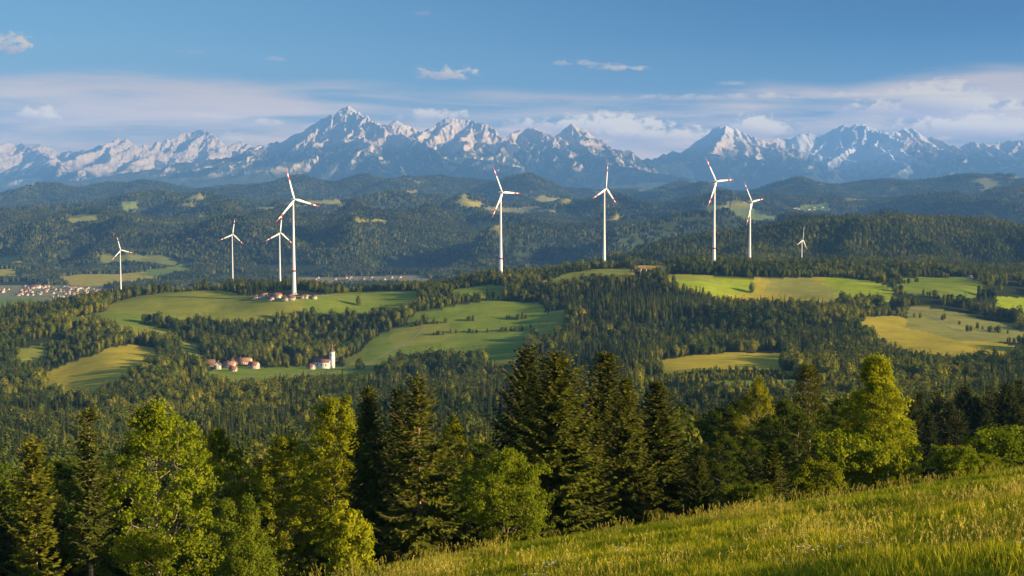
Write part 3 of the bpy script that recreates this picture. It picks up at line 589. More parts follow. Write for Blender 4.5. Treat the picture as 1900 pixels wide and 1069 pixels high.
def broadleaf_parts(seed, H=15., rad=3.6, base=.2, shape='oval', leaf=.30, clusters=420, per=30, hang=0., stems=1, trunk_r=None, blob=.75):
    """trunk with limbs, and a crown of leaf clusters at the twig ends"""
    rng = np.random.default_rng(seed); wood = []; tips = []
    prof = {'oval': lambda t: np.sin(np.clip(t, 0, 1) ** .75 * math.pi) ** .6, 'tall': lambda t: np.sin(np.clip(t, 0, 1) ** .62 * math.pi * .97) ** .75 * (1 - .12 * t),
            'dome': lambda t: np.sqrt(np.clip(1 - np.clip(t, 0, 1) ** 2.2, 0, 1)) * np.clip(.55 + t * 2, 0, 1), 'cone': lambda t: (1 - np.clip(t, 0, 1)) ** .75 * np.clip(.5 + t * 3, 0, 1)}[shape]
    lumps = unit(rng, 9); lamp = rng.uniform(.10, .34, 9)
    for q in range(stems):
        H2 = H * (1 if q == 0 else rng.uniform(.72, .95)); lean = np.array([0, 0]) if stems == 1 else rng.normal(0, rad * .32, 2)
        k = 12; zz = np.linspace(0, H2 * .94, k); wob = np.cumsum(rng.normal(0, .012 * H2 / 2, (k, 2)), 0) * np.linspace(0, 1, k)[:, None]
        P = np.concatenate([wob + lean * (np.linspace(0, 1, k) ** .8)[:, None], zz[:, None]], 1)
        tr = (trunk_r or H * .013) * (1 if stems == 1 else .7)
        wood.append((*tube(P, tr * np.linspace(1, .12, k), 7), 0))
        nl = int(30 / stems) + 6
        for i in range(nl):
            h = base + (1 - base) * (i + .5) / nl * .97
            p0 = np.array([np.interp(h * H2, zz, P[:, j]) for j in range(3)])
            t = (h - base) / (1 - base); az = i * 2.4 + rng.normal(0, .4)
            ln = rad * float(prof(t + .12)) * rng.uniform(.7, 1.05) + .25
            rise = rng.uniform(.35, .9) * (1.1 - .4 * t)
            s = np.linspace(0, 1, 5); out = np.array([math.cos(az), math.sin(az), 0])
            Q = p0 + out * (ln * s)[:, None] + np.array([0, 0, 1.]) * (ln * rise * s ** (1.0 + .3 * hang) - hang * .5 * ln * s ** 3)[:, None] + rng.normal(0, .05 * ln, (5, 3)) * s[:, None]
            wood.append((*tube(Q, tr * .38 * (1 - .6 * h) * np.linspace(1, .25, 5), 4), 0))
            for j in range(5):
                s0 = rng.uniform(.35, 1.0); b0 = np.array([np.interp(s0, s, Q[:, c]) for c in range(3)])
                d = out * .6 + unit(rng, 1)[0] * .9 + np.array([0, 0, .25 - hang]); e = b0 + d / np.linalg.norm(d) * ln * rng.uniform(.22, .5)
                wood.append((*tube(np.stack([b0, (b0 + e) / 2 + rng.normal(0, .05, 3), e]), tr * .12 * np.array([1, .7, .3]), 3), 0)); tips.append(e)
            tips.append(Q[-1])
        tips.append(P[-1] + [0, 0, H2 * .03])
    # clusters of leaves fill the crown out to its uneven outline
    tips = np.array(tips); rest = max(0, clusters - len(tips))
    h = rng.beta(1.25, 1.25, rest); az = rng.uniform(0, 6.283, rest); rr = rad * prof(h) * (rng.random(rest) ** .42)
    fill = np.stack([np.cos(az) * rr, np.sin(az) * rr, H * (base + (1 - base) * h) * .99], 1)
    d = fill / (np.linalg.norm(fill - [0, 0, H * .55], axis=1)[:, None] + 1e-6)
    cen = np.concatenate([tips, fill]); rel = cen - np.array([0, 0, H * (base + (1 - base) * .5)])
    dirn = rel / (np.linalg.norm(rel, axis=1)[:, None] + 1e-6)
    bul = 1 + ((dirn @ lumps.T).clip(0) ** 4 * lamp).sum(1) * 1.0 - .16
    cen = np.concatenate([cen[:, :2] * bul[:, None], cen[:, 2:]], 1)
    n = len(cen); br = blob * rng.uniform(.6, 1.25, n)
    off = unit(rng, n * per).reshape(n, per, 3) * (rng.random((n, per, 1)) ** .4) * br[:, None, None] * np.array([1, 1, .72])
    C = (cen[:, None] + off).reshape(-1, 3); C[:, 2] = np.maximum(C[:, 2], .05)
    o = (off / (np.linalg.norm(off, axis=2)[..., None] + 1e-6)).reshape(-1, 3)
    N = o * .7 + np.array([0, 0, .55]) + np.repeat(dirn, per, 0) * .5 + rng.normal(0, .42, C.shape)
    A = rng.normal(0, .6, C.shape) + o * .5 - np.array([0, 0, .35 + hang * 1.4])
    l = leaf * rng.uniform(.65, 1.25, len(C))
    return wood, [(*leaves(C, A, N, l, l * .68), 0)]

def pine_parts(seed, H=16., rad=2.6):
    rng = np.random.default_rng(seed); zz = np.linspace(0, H, 10); P = np.stack([np.cumsum(rng.normal(0, .08, 10)), np.cumsum(rng.normal(0, .08, 10)), zz], 1)
    wood = [(*tube(P, np.linspace(.2, .04, 10), 7), 0)]; C, A, N, L = [], [], [], []
    for i in range(46):
        t = .36 + .64 * (i / 46) ** .8; p0 = np.array([np.interp(t * H, zz, P[:, j]) for j in range(3)]); az = i * 2.4 + rng.normal(0, .4)
        ln = rad * (1.02 - t) ** .45 * rng.uniform(.45, 1.0) + .2; out = np.array([math.cos(az), math.sin(az), 0]); e = p0 + out * ln + [0, 0, ln * rng.uniform(-.15, .5)]
        wood.append((*tube(np.stack([p0, (p0 + e) / 2 + [0, 0, -.1], e]), [.05, .035, .015], 4), 0))
        m = 120; c = e - out * ln * .25; o = unit(rng, m) * np.array([.72, .72, .42]) * rng.random((m, 1)) ** .4
        C.append(c + o); A.append(o + [0, 0, .5] + out * .3); N.append(unit(rng, m) + [0, 0, .5]); L.append(rng.uniform(.22, .4, m))
    L = np.concatenate(L); return wood, [(*leaves(np.concatenate(C), np.concatenate(A), np.concatenate(N), L, L * .3), 0)]

def plant(proto, name, label, cat, u, Y, top_v, tint, wide=1.0, rot=0.0, group=None, base_v=None):
    """stand one tree of a kind on the land, as tall as it is seen to be"""
    trunk_me, crown_me, h0, has_parts = proto
    a, _ = ray(u, top_v); x = a * Y; zt = ray(u, top_v)[1] * Y
    g = float(ground(x, Y)); h = zt - g; s = h / h0; nm_wide = name == 'spruce_tree'
    root = bpy.data.objects.new(name, None); COL.objects.link(root); root.location = (x, Y, g - .06); root.rotation_euler = (0, 0, rot); root.scale = (s * wide * (1.12 if nm_wide else 1.0), s * wide * (1.12 if nm_wide else 1.0), s)
    root.empty_display_size = .1
    tag(root, label, cat, group)
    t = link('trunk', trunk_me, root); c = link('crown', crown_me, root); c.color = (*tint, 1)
    return root
def proto(kind, parts, mats, h):
    w, c = parts
    return (mk_mesh(kind + '_trunk', w, [mats[0]], True), mk_mesh(kind + '_crown', c, [mats[1]]), h, True)
SPR = [proto('spruce', spruce_parts(s, 18, r, b, d, p, sp, dr), (M_PINEBARK, M_NEEDLE), 18) for s, r, b, d, p, sp, dr in
       ((1, 5.2, .02, 1.35, .66, .0, 1.0), (2, 4.6, .02, 1.25, .78, .03, 1.1), (3, 5.2, .03, .95, .72, .28, .8), (4, 4.0, .02, 1.35, .8, .0, .9))]
THIN = proto('thin_spruce', spruce_parts(8, 18, 2.0, .335, .9, .55, .22, .9, 1.15), (M_BIRCH, M_NEEDLE), 18)
LARCH = proto('larch', spruce_parts(9, 18, 3.6, .05, .9, .62, .18, .6, 1.25), (M_BARK, M_NEEDLE), 18)
YOUNG = proto('young_spruce', spruce_parts(10, 5, 1.35, .05, .8, .95, .1, .5, .8), (M_PINEBARK, M_NEEDLE), 5)
BRD = [proto('broadleaf', broadleaf_parts(s, 16, r, b, sh, .23, int(cl * .9), 62, 0, 1, None, .62), (mb, M_LEAF), 16) for s, r, b, sh, cl, mb in
       ((21, 4.2, .14, 'oval', 430, M_BIRCH), (22, 3.7, .12, 'tall', 400, M_BARK), (23, 3.7, .10, 'oval', 380, M_BARK), (24, 4.6, .08, 'dome', 440, M_BARK))]
ROUND = proto('round_tree', broadleaf_parts(31, 9, 3.4, .10, 'oval', .21, 400, 52, .1, 3, .10, .58), (M_BARK, M_LEAF), 9)
WILLOW = proto('pale_tree', broadleaf_parts(32, 9, 2.7, .04, 'cone', .19, 420, 52, .35, 2, .08, .6), (M_BARK, M_LEAF), 9)
BIRCH = proto('birch', broadleaf_parts(33, 15, 2.9, .05, 'tall', .21, 640, 60, .55, 1, .16, .66), (M_BIRCH, M_LEAF), 15)
SAPL = proto('sapling', broadleaf_parts(34, 6, 1.7, .02, 'tall', .22, 240, 30, .3, 3, .05, .45), (M_BARK, M_LEAF), 6)
BUSH = [proto('bush', broadleaf_parts(s, 4, 2.6, .0, 'dome', .22, 300, 34, 0, 4, .05, .5), (M_BARK, M_LEAF), 4) for s in (35, 36)]
PINE = proto('pine', pine_parts(41), (M_PINEBARK, M_NEEDLE), 16)

GOLD, FRESH, MID, DEEP, OLIVE = (1.35, 1.3, .8), (1.15, 1.25, .8), (1.0, 1.05, .95), (.62, .72, .8), (1.15, 1.0, .8)
HERO = [  # prototype, kind, label, category, u, Y, top v, tint, width, rotation
 (LARCH, 'larch_tree', 'olive-brown feathery conifer at the left edge, beside the thin spruce with a bare pale trunk', 'conifer', 62, 112, 812, (2.0, 1.7, .85), 1.0, .3),
 (THIN, 'spruce_tree', 'thin narrow spruce whose bare pale lower trunk carries dead branches', 'spruce', 165, 117, 752, (1.15, 1.1, .9), 1.0, 1.1),
 (BRD[0], 'broadleaf_tree', 'tallest bright green leafy tree with a pale trunk, beside the thin bare-trunked spruce', 'tree', 288, 123, 738, FRESH, 1.0, .4),
 (BRD[2], 'broadleaf_tree', 'green leafy tree half hidden behind the tallest pale-trunked tree', 'tree', 398, 136, 790, (1.05, 1.1, .85), .95, 2.1),
 (WILLOW, 'pale_leafy_tree', 'low grey-green feathery tree standing in front of two taller leafy trees', 'tree', 462, 104, 918, (.95, 1.05, 1.25), 1.0, 0),
 (BRD[1], 'broadleaf_tree', 'yellow-green leafy tree with a forked top, left of the tallest slim leafy one', 'tree', 530, 126, 803, (1.35, 1.3, .9), .92, 3.0),
 (BRD[1], 'broadleaf_tree', 'tall slim yellow-green leafy tree touching the left side of a dark spruce', 'tree', 612, 138, 733, GOLD, .88, 5.0),
 (SPR[1], 'spruce_tree', 'dark slender spruce between the slim leafy tree and the sparse reddish-trunked spruce', 'spruce', 684, 131, 714, (1.0, 1.0, .9), .92, .5),
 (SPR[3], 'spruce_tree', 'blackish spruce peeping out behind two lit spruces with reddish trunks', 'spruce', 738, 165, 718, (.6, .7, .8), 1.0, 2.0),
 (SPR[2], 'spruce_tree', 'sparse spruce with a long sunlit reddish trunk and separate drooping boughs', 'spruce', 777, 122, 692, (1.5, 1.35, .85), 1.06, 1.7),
 (BRD[2], 'broadleaf_tree', 'light green leafy tree tucked behind the sparse spruce on its right side', 'tree', 842, 150, 768, (1.2, 1.15, .8), .72, 1.0),
 (ROUND, 'round_leafy_tree', 'low round green tree on a short trunk at the meadow edge', 'tree', 940, 106, 832, (1.0, 1.1, .9), 1.0, .8),
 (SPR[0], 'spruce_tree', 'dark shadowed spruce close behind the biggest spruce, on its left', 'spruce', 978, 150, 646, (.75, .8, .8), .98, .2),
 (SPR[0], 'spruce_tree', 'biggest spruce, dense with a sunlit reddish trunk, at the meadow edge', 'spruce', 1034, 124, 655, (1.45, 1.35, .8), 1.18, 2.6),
 (SPR[3], 'spruce_tree', 'tall pointed spruce directly behind the right side of the biggest spruce', 'spruce', 1122, 150, 650, (1.2, 1.15, .8), 1.32, .9),
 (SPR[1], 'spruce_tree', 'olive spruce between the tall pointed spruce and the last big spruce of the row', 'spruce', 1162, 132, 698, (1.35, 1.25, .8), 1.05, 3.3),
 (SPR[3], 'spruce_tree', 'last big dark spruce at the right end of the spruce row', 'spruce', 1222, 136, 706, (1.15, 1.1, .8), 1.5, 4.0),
 (SPR[0], 'young_spruce', 'short dense young spruce at the right foot of the spruce row', 'spruce', 1297, 128, 846, (1.15, 1.1, .8), 1.35, 1.0),
 (SAPL, 'sapling', 'pale yellow-green sapling in front of the dark slender spruce', 'sapling', 652, 96, 926, (1.7, 1.6, 1.2), 1.05, 0),
 (BRD[0], 'broadleaf_tree', 'sunlit round leafy crown rising out of the dark shaded wood', 'tree', 1408, 214, 697, (1.3, 1.2, .8), .62, 1.4),
 (PINE, 'pine_tree', 'tall open pine with brownish tufts standing in the shaded wood', 'pine', 1506, 205, 678, (1.35, 1.2, .9), 1.0, .6),
 (BIRCH, 'birch_tree', 'tall golden-green birch with a pale trunk and hanging twigs', 'birch', 1628, 142, 657, (1.6, 1.55, .9), 1.16, .0),
 (BRD[2], 'broadleaf_tree', 'lower golden-green leafy tree pressed against the left of the birch', 'tree', 1588, 146, 722, (1.35, 1.25, .8), .80, 1.2),
 (BUSH[0], 'bush', 'light green bush at the foot of the birch', 'bush', 1606, 132, 808, (1.15, 1.2, .85), .95, .5),
 (BRD[2], 'leafy_shrub', 'golden shrub growing against the right foot of the birch', 'shrub', 1650, 136, 790, (1.5, 1.35, .8), .8, 2.5),
 (YOUNG, 'young_spruce', 'small brownish young spruce at the meadow edge before the shaded wood', 'spruce', 1434, 122, 824, (1.2, 1.15, .85), 1.15, .0),
 (YOUNG, 'young_spruce', 'small green spruce tip rising from a bush left of the birch', 'spruce', 1492, 126, 838, (1.3, 1.25, .85), .9, 1.0),
 (BUSH[1], 'bush', 'olive-green bush around a small spruce tip left of the birch', 'bush', 1518, 125, 858, (1.1, 1.1, .8), .85, 1.0),
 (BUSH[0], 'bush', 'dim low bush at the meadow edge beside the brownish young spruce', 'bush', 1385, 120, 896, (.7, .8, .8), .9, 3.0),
 (BUSH[1], 'bush', 'olive bush with feathery shoots on the upper meadow edge', 'bush', 1775, 128, 829, (1.0, 1.1, .85), .9, 4.0),
 (BUSH[0], 'bush', 'small rounded bush joined to the feathery bush on the meadow edge', 'bush', 1822, 130, 840, (1.0, 1.1, .85), .75, 2.2),
 (BUSH[0], 'bush', 'larger dark green bush at the right end of the meadow edge', 'bush', 1876, 138, 798, (.85, 1.0, .85), 1.05, 1.0),
]
for pr, nm, lb, ct, u, Y, tv, tint, wd, rot in HERO:
    plant(pr, nm, lb, ct, u, Y, tv, tint, wd, rot)
rngh = random.Random(5)
# shaded leafy wood beyond the brow, dark spruce wood to the right, and the thicket behind the tree row
for k, (u, Y, tv) in enumerate([(1295,225,775),(1335,215,752),(1372,235,742),(1345,180,800),(1420,200,770),(1455,222,738),(1480,190,765),(1520,215,748),(1545,195,770),(1560,230,735),(1390,185,810),(1450,180,815),(1530,178,805),(1300,190,820),(1640,205,760),(1590,215,745)]):
    plant(BRD[(k * 3 + 1) % 4], 'broadleaf_tree', 'dark leafy tree in the shaded wood between the spruce row and the birch', 'tree', u, Y, tv, (.42, .52, .62), 1.15, k * 1.3, 'dark leafy trees of the shaded wood')  # dark bluish tint puts the wood's shade into the crown colour
for k, (u, Y, tv) in enumerate([(1690,260,742),(1705,285,726),(1738,275,722),(1762,265,742),(1788,290,716),(1812,280,734),(1836,275,720),(1850,290,728),(1868,270,712),(1890,285,704),(1915,275,716),(1942,285,700),(1970,275,712),(1725,240,765),(1780,240,760),(1830,245,758),(1885,245,750),(1935,240,745),(1665,245,770)]):
    plant(SPR[(k * 3) % 4], 'spruce_tree', 'blackish spruce in the shaded wood behind the bushes on the upper meadow edge', 'spruce', u, Y, tv, (.55, .66, .75), 1.0, k * 1.7, 'blackish spruces behind the meadow bushes')  # shade from trees farther right is painted in as a dark tint
for k, (u, Y, tv) in enumerate([(-60,165,830),(-20,150,870),(20,175,880),(115,170,850),(200,175,870),(235,165,900),(350,175,900),(440,170,880),(480,175,850),(565,180,860),(600,190,850),(650,185,820),(720,180,800),(810,175,820),(880,170,860),(905,180,820),(900,160,890),(1080,170,760),(1190,170,800),(1250,165,820),(95,150,930),(150,150,960),(240,145,960),(390,140,985),(580,130,960),(850,125,930),(1100,150,830)]):
    p = SPR[k % 4] if k % 3 else BRD[(k // 3) % 4]
    nm, ct = ('spruce_tree', 'spruce') if k % 3 else ('broadleaf_tree', 'tree')
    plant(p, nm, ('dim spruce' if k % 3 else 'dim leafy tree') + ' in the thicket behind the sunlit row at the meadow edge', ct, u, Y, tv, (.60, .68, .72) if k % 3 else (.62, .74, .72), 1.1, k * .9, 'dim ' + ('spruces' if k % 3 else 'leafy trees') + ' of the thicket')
# ------------------------------------------------------------------ woodland
def wood_spruce(seed, n=300, H=20., rad=2.9):
    rng = np.random.default_rng(seed); t = rng.random(n) ** .75; t = np.sort(t); az = rng.uniform(0, 6.283, n)
    lay = np.round(t * 15) / 15 + rng.normal(0, .012, n)
    r = rad * (1 - lay).clip(.02) ** .85 * rng.uniform(.55, 1.08, n) * (1 + .12 * np.sin(3 * az + seed))
    out = np.stack([np.cos(az), np.sin(az), 0 * az], 1); z = H * (.05 + .95 * lay)
    A = out - np.array([0, 0, 1.]) * rng.uniform(.1, .75, n)[:, None]; N = out * .6 + np.array([0, 0, .9]) + rng.normal(0, .3, (n, 3))
    l = 1.9 * (1 - lay * .55) * rng.uniform(.7, 1.2, n)
    C = out * (r * .72)[:, None] + np.array([0, 0, 1.]) * z[:, None]
    core_z = np.linspace(.04, .96, 6); core = tube(np.stack([0 * core_z, 0 * core_z, core_z * H], 1), rad * .5 * (1 - core_z).clip(.04), 6)
    tr = tube([[0, 0, 0], [0, 0, H]], [.22, .05], 5)
    return mk_mesh('woodland_spruce', [(*leaves(C, A, N, l, l * .6), 0), (*core, 0), (*tr, 1)], [M_WOODNEEDLE, M_BARK])
def lumpy(rng, rad, zc, zr, n):
    d = unit(rng, n); lumps = unit(rng, 10); am = rng.uniform(.12, .4, 10)
    r = .80 + ((d @ lumps.T).clip(0) ** 6 * am).sum(1)
    P = d * r[:, None] * np.array([rad, rad, zr]) + [0, 0, zc]; return P, d
def wood_leafy(seed, n=420, H=17., rad=4.6, tall=.47):
    rng = np.random.default_rng(seed); P, d = lumpy(rng, rad, H * (1 - tall), H * tall * .95, n)
    P = P * np.array([1, 1, 1]) ; P[:, :2] *= rng.uniform(.82, 1.06, n)[:, None]
    N = d * 1.0 + np.array([0, 0, .25]) + rng.normal(0, .38, (n, 3)); A = rng.normal(0, 1, (n, 3)) - [0, 0, .5]; l = rng.uniform(.9, 1.7, n) * rad / 4.6
    k = 7; ph = np.linspace(.06, math.pi - .06, k); core = tube(np.stack([0 * ph, 0 * ph, H * (1 - tall) - np.cos(ph) * H * tall * .72], 1), np.sin(ph) * rad * .70, 8)
    tr = tube([[0, 0, 0], [0, 0, H * .5]], [.32, .2], 5)
    return mk_mesh('woodland_leafy', [(*leaves(P, A, N, l, l * .8), 0), (*core, 0), (*tr, 1)], [M_WOODLEAF, M_BARK])
WS = [wood_spruce(s, 300, 20, r) for s, r in ((1, 3.5), (2, 3.0), (3, 4.0), (4, 3.2))]
WL = [wood_leafy(s, 420, 17, r, tl) for s, r, tl in ((1, 4.6, .47), (2, 4.0, .49), (3, 5.2, .46), (4, 3.6, .48))]
def clump(seed, conif):
    """a few tree tops of a far wood standing close together"""
    rng = np.random.default_rng(seed); V = []
    for k in range(13):
        x, y = rng.uniform(-17, 17, 2); s = rng.uniform(.75, 1.25)
        if rng.random() < conif:
            n = 26; t = rng.random(n) ** .8; az = rng.uniform(0, 6.283, n); r = 3.4 * (1 - t) * s; out = np.stack([np.cos(az), np.sin(az), 0 * az], 1)
            C = out * (r * .7)[:, None] + np.array([x, y, 0]) + np.array([0, 0, 1.]) * (t * 21 * s)[:, None]
            V.append((*leaves(C, out - np.array([0, 0, 1.2]), out + np.array([0, 0, .7]) + rng.normal(0, .25, (n, 3)), 5.5 * (1 - t * .5), 3.6 * (1 - t * .5)), 0))
            V.append((*tube([[x, y, 0], [x, y, 12 * s], [x, y, 19 * s]], [2.4 * s, 1.3 * s, .1], 5), 0))
        else:
            n = 34; d = unit(rng, n); d[:, 2] = np.abs(d[:, 2]) * 1.1 - .25; C = d * np.array([5.2, 5.2, 6.5]) * s * rng.uniform(.85, 1.1, n)[:, None] + [x, y, 10 * s]
            V.append((*leaves(C, rng.normal(0, 1, (n, 3)), d + [0, 0, .3] + rng.normal(0, .25, (n, 3)), 4.0 * s, 3.4 * s), 1))
            V.append((*tube([[x, y, 0], [x, y, 9 * s], [x, y, 14 * s]], [3.2 * s, 4.1 * s, 1.6 * s], 6), 1))
    return mk_mesh('distant_wood', V, [M_FARNEEDLE, M_FARLEAF])
CL = [clump(s, c) for s, c in ((1, .9), (2, .6), (3, .35), (4, .15), (5, .75))]

def scatter(name, pts, rot, scl, idx, meshes, label, cat):
    me = bpy.data.meshes.new(name); me.vertices.add(len(pts)); me.vertices.foreach_set('co', pts.astype(np.float32).ravel())
    for nm, tp, arr, key in (('turn', 'FLOAT_VECTOR', np.stack([0 * rot, 0 * rot, rot], 1), 'vector'), ('size', 'FLOAT_VECTOR', scl, 'vector'), ('kind_of', 'INT', idx, 'value')):
        a = me.attributes.new(nm, tp, 'POINT'); a.data.foreach_set(key, np.asarray(arr, np.int32 if tp == 'INT' else np.float32).ravel())
    o = link(name, me, None, label, cat, None, 'stuff')
    g = bpy.data.node_groups.new(name, 'GeometryNodeTree'); g.interface.new_socket('Geometry', in_out='INPUT', socket_type='NodeSocketGeometry'); g.interface.new_socket('Geometry', in_out='OUTPUT', socket_type='NodeSocketGeometry')
    n = g.nodes; gi = n.new('NodeGroupInput'); go = n.new('NodeGroupOutput'); ip = n.new('GeometryNodeInstanceOnPoints'); jn = n.new('GeometryNodeJoinGeometry')
    for m in meshes:
        so = bpy.data.objects.new(m.name, m); oi = n.new('GeometryNodeObjectInfo'); oi.inputs['Object'].default_value = so; oi.inputs['As Instance'].default_value = True
        g.links.new(oi.outputs['Geometry'], jn.inputs[0])
    def attr(nm, tp):
        a = n.new('GeometryNodeInputNamedAttribute'); a.data_type = tp; a.inputs['Name'].default_value = nm; return a.outputs[0]
    g.links.new(gi.outputs[0], ip.inputs['Points']); g.links.new(jn.outputs[0], ip.inputs['Instance']); ip.inputs['Pick Instance'].default_value = True
    g.links.new(attr('kind_of', 'INT'), ip.inputs['Instance Index']); g.links.new(attr('turn', 'FLOAT_VECTOR'), ip.inputs['Rotation']); g.links.new(attr('size', 'FLOAT_VECTOR'), ip.inputs['Scale'])
    g.links.new(ip.outputs[0], go.inputs[0])
    md = o.modifiers.new('scatter', 'NODES'); md.node_group = g; return o

# where the land hides behind itself no trees are needed
_tx = np.linspace(-.47, .47, 420); _Y = np.exp(np.linspace(math.log(160), math.log(20000), 520))
_X2 = _tx[None] * _Y[:, None]; _Y2 = np.broadcast_to(_Y[:, None], _X2.shape); _G = ground(_X2, _Y2)
_cov = np.where(field_at(_X2, _Y2, _G) < 0, 14.0, 0.0) * (_Y2 > 400)
_hor = np.maximum.accumulate((_G + _cov * .6) / _Y2, 0)
def in_sight(x, y, top, slack=.004):
    j = np.clip(((x / y) + .47) / .94 * 419, 0, 418).astype(int); i = np.clip(np.searchsorted(_Y, y * .985) - 1, 0, 519)
    h = np.minimum(_hor[i, j], _hor[i, np.clip(j + 1, 0, 419)])
    return (y < 420) | (top / y > h - slack)
LOW = [(1190,1480,1060,1260,.35),(330,720,1500,1640,.7),(860,1160,2240,2440,.7),(1250,1480,2230,2330,.75),(560,860,2200,2420,.85),(1090,1200,2430,2640,.3),(1170,1260,2240,2480,.5)]
def woodland():
    rng = np.random.default_rng(11); out = []
    for y0, y1, sp in ((170, 700, 6.0), (700, 1500, 6.6), (1500, 3600, 8.0), (3600, 4500, 10.5)):
        ys = np.arange(y0, y1, sp); xs = np.arange(-.50 * y1 - 30, .50 * y1 + 60, sp); X, Y = np.meshgrid(xs, ys)
        X = (X + rng.uniform(-.5, .5, X.shape) * sp).ravel(); Y = (Y + rng.uniform(-.5, .5, Y.shape) * sp).ravel()
        k = np.abs(X) < .43 * Y + 40; out.append(np.stack([X[k], Y[k]], 1))
    P = np.concatenate(out); x, y = P.T; z = ground(x, y)
    u, v = unsight(x, y, z)
    k = (field_at(x, y, z) < 0) & ~((y < 340) & (u < 1270) & (y < 200)) & ~((y < 330) & (u > 1270) & (y < 300))
    # keep the spot under turbines and buildings free
    for (ux, vy, Y, r) in CLEAR:
        c = sight(ux, vy, Y); k &= (x - c[0]) ** 2 + (y - c[1]) ** 2 > r * r
    thin = fbm(x / 90, y / 90, 61, 2); valley = (z < -345) & (y > 3000)
    k &= ~(valley & (thin < .12))
    k &= ~((y > 650) & (y < 3200) & (thin < -.36))
    past = (u > 1640) & (u < 2000) & (y > 1600) & (y < 2450); k &= ~(past & (fbm(x / 55, y / 55, 63, 2) < .12))
    x, y, z, u, v = (q[k] for q in (x, y, z, u, v)); n = len(x)
    age = np.clip(.86 + fbm(x / 130, y / 130, 83, 2) * .6, .5, 1.12)                 # younger and older stands
    s = rng.uniform(.66, 1.14, n) * np.where(rng.random(n) < .15, .65, 1) * age
    for u0, u1, a, b, f in LOW:
        w = (u > u0) & (u < u1) & (y > a) & (y < b); s[w] *= f
    # leafy or conifer: broad stands, leafy along the open ground
    edge = np.zeros(n)
    for dx, dy in ((22, 0), (-22, 0), (0, 26), (0, -26)):
        edge += field_at(x + dx, y + dy, ground(x + dx, y + dy)) >= 0
    st = fbm(x / 330, y / 330, 65, 3) * .75
    pl = .52 + st + .42 * (edge > 0)
    pl += np.where((u < 340) & (y > 1300) & (y < 2000), .22, 0) + np.where((u > 640) & (u < 760) & (y > 1600) & (y < 2200), .5, 0) + np.where((u > 1560) & (y > 1600) & (y < 2700), .4, 0)
    pl += np.where((u > 1480) & (y > 420) & (y < 800), .55, 0) + np.where((y > 2150) & (y < 2700) & (u > 560), .35, 0) - np.where((u > 330) & (u < 1250) & (y > 620) & (y < 1600), .22, 0)
    pl -= np.where((u > 1010) & (u < 1600) & (y > 1560) & (y < 2100), .10, 0) - np.where((u > 1180) & (u < 1480) & (y > 1060) & (y < 1320), .6, 0)
    pl += np.where(y > 3300, .12, 0)
    leafy = rng.random(n) < np.clip((pl - .15) * 1.6, .02, .97)
    k = (s > .05) & in_sight(x, y, z + 20 * s, .006); x, y, z, u, v, s, leafy = (q[k] for q in (x, y, z, u, v, s, leafy))
    return x, y, z, u, v, s, leafy
CLEAR = [(545,543,2100,30),(930,511,2344,24),(1123,495,2491,20),(1328,496,2255,24),(1395,496,2800,20),(600,690,1770,50),(603,694,1722,34),(440,692,1745,46),(520,552,2110,60)]
wx, wy, wz, wu, wv, ws, wleaf = woodland()

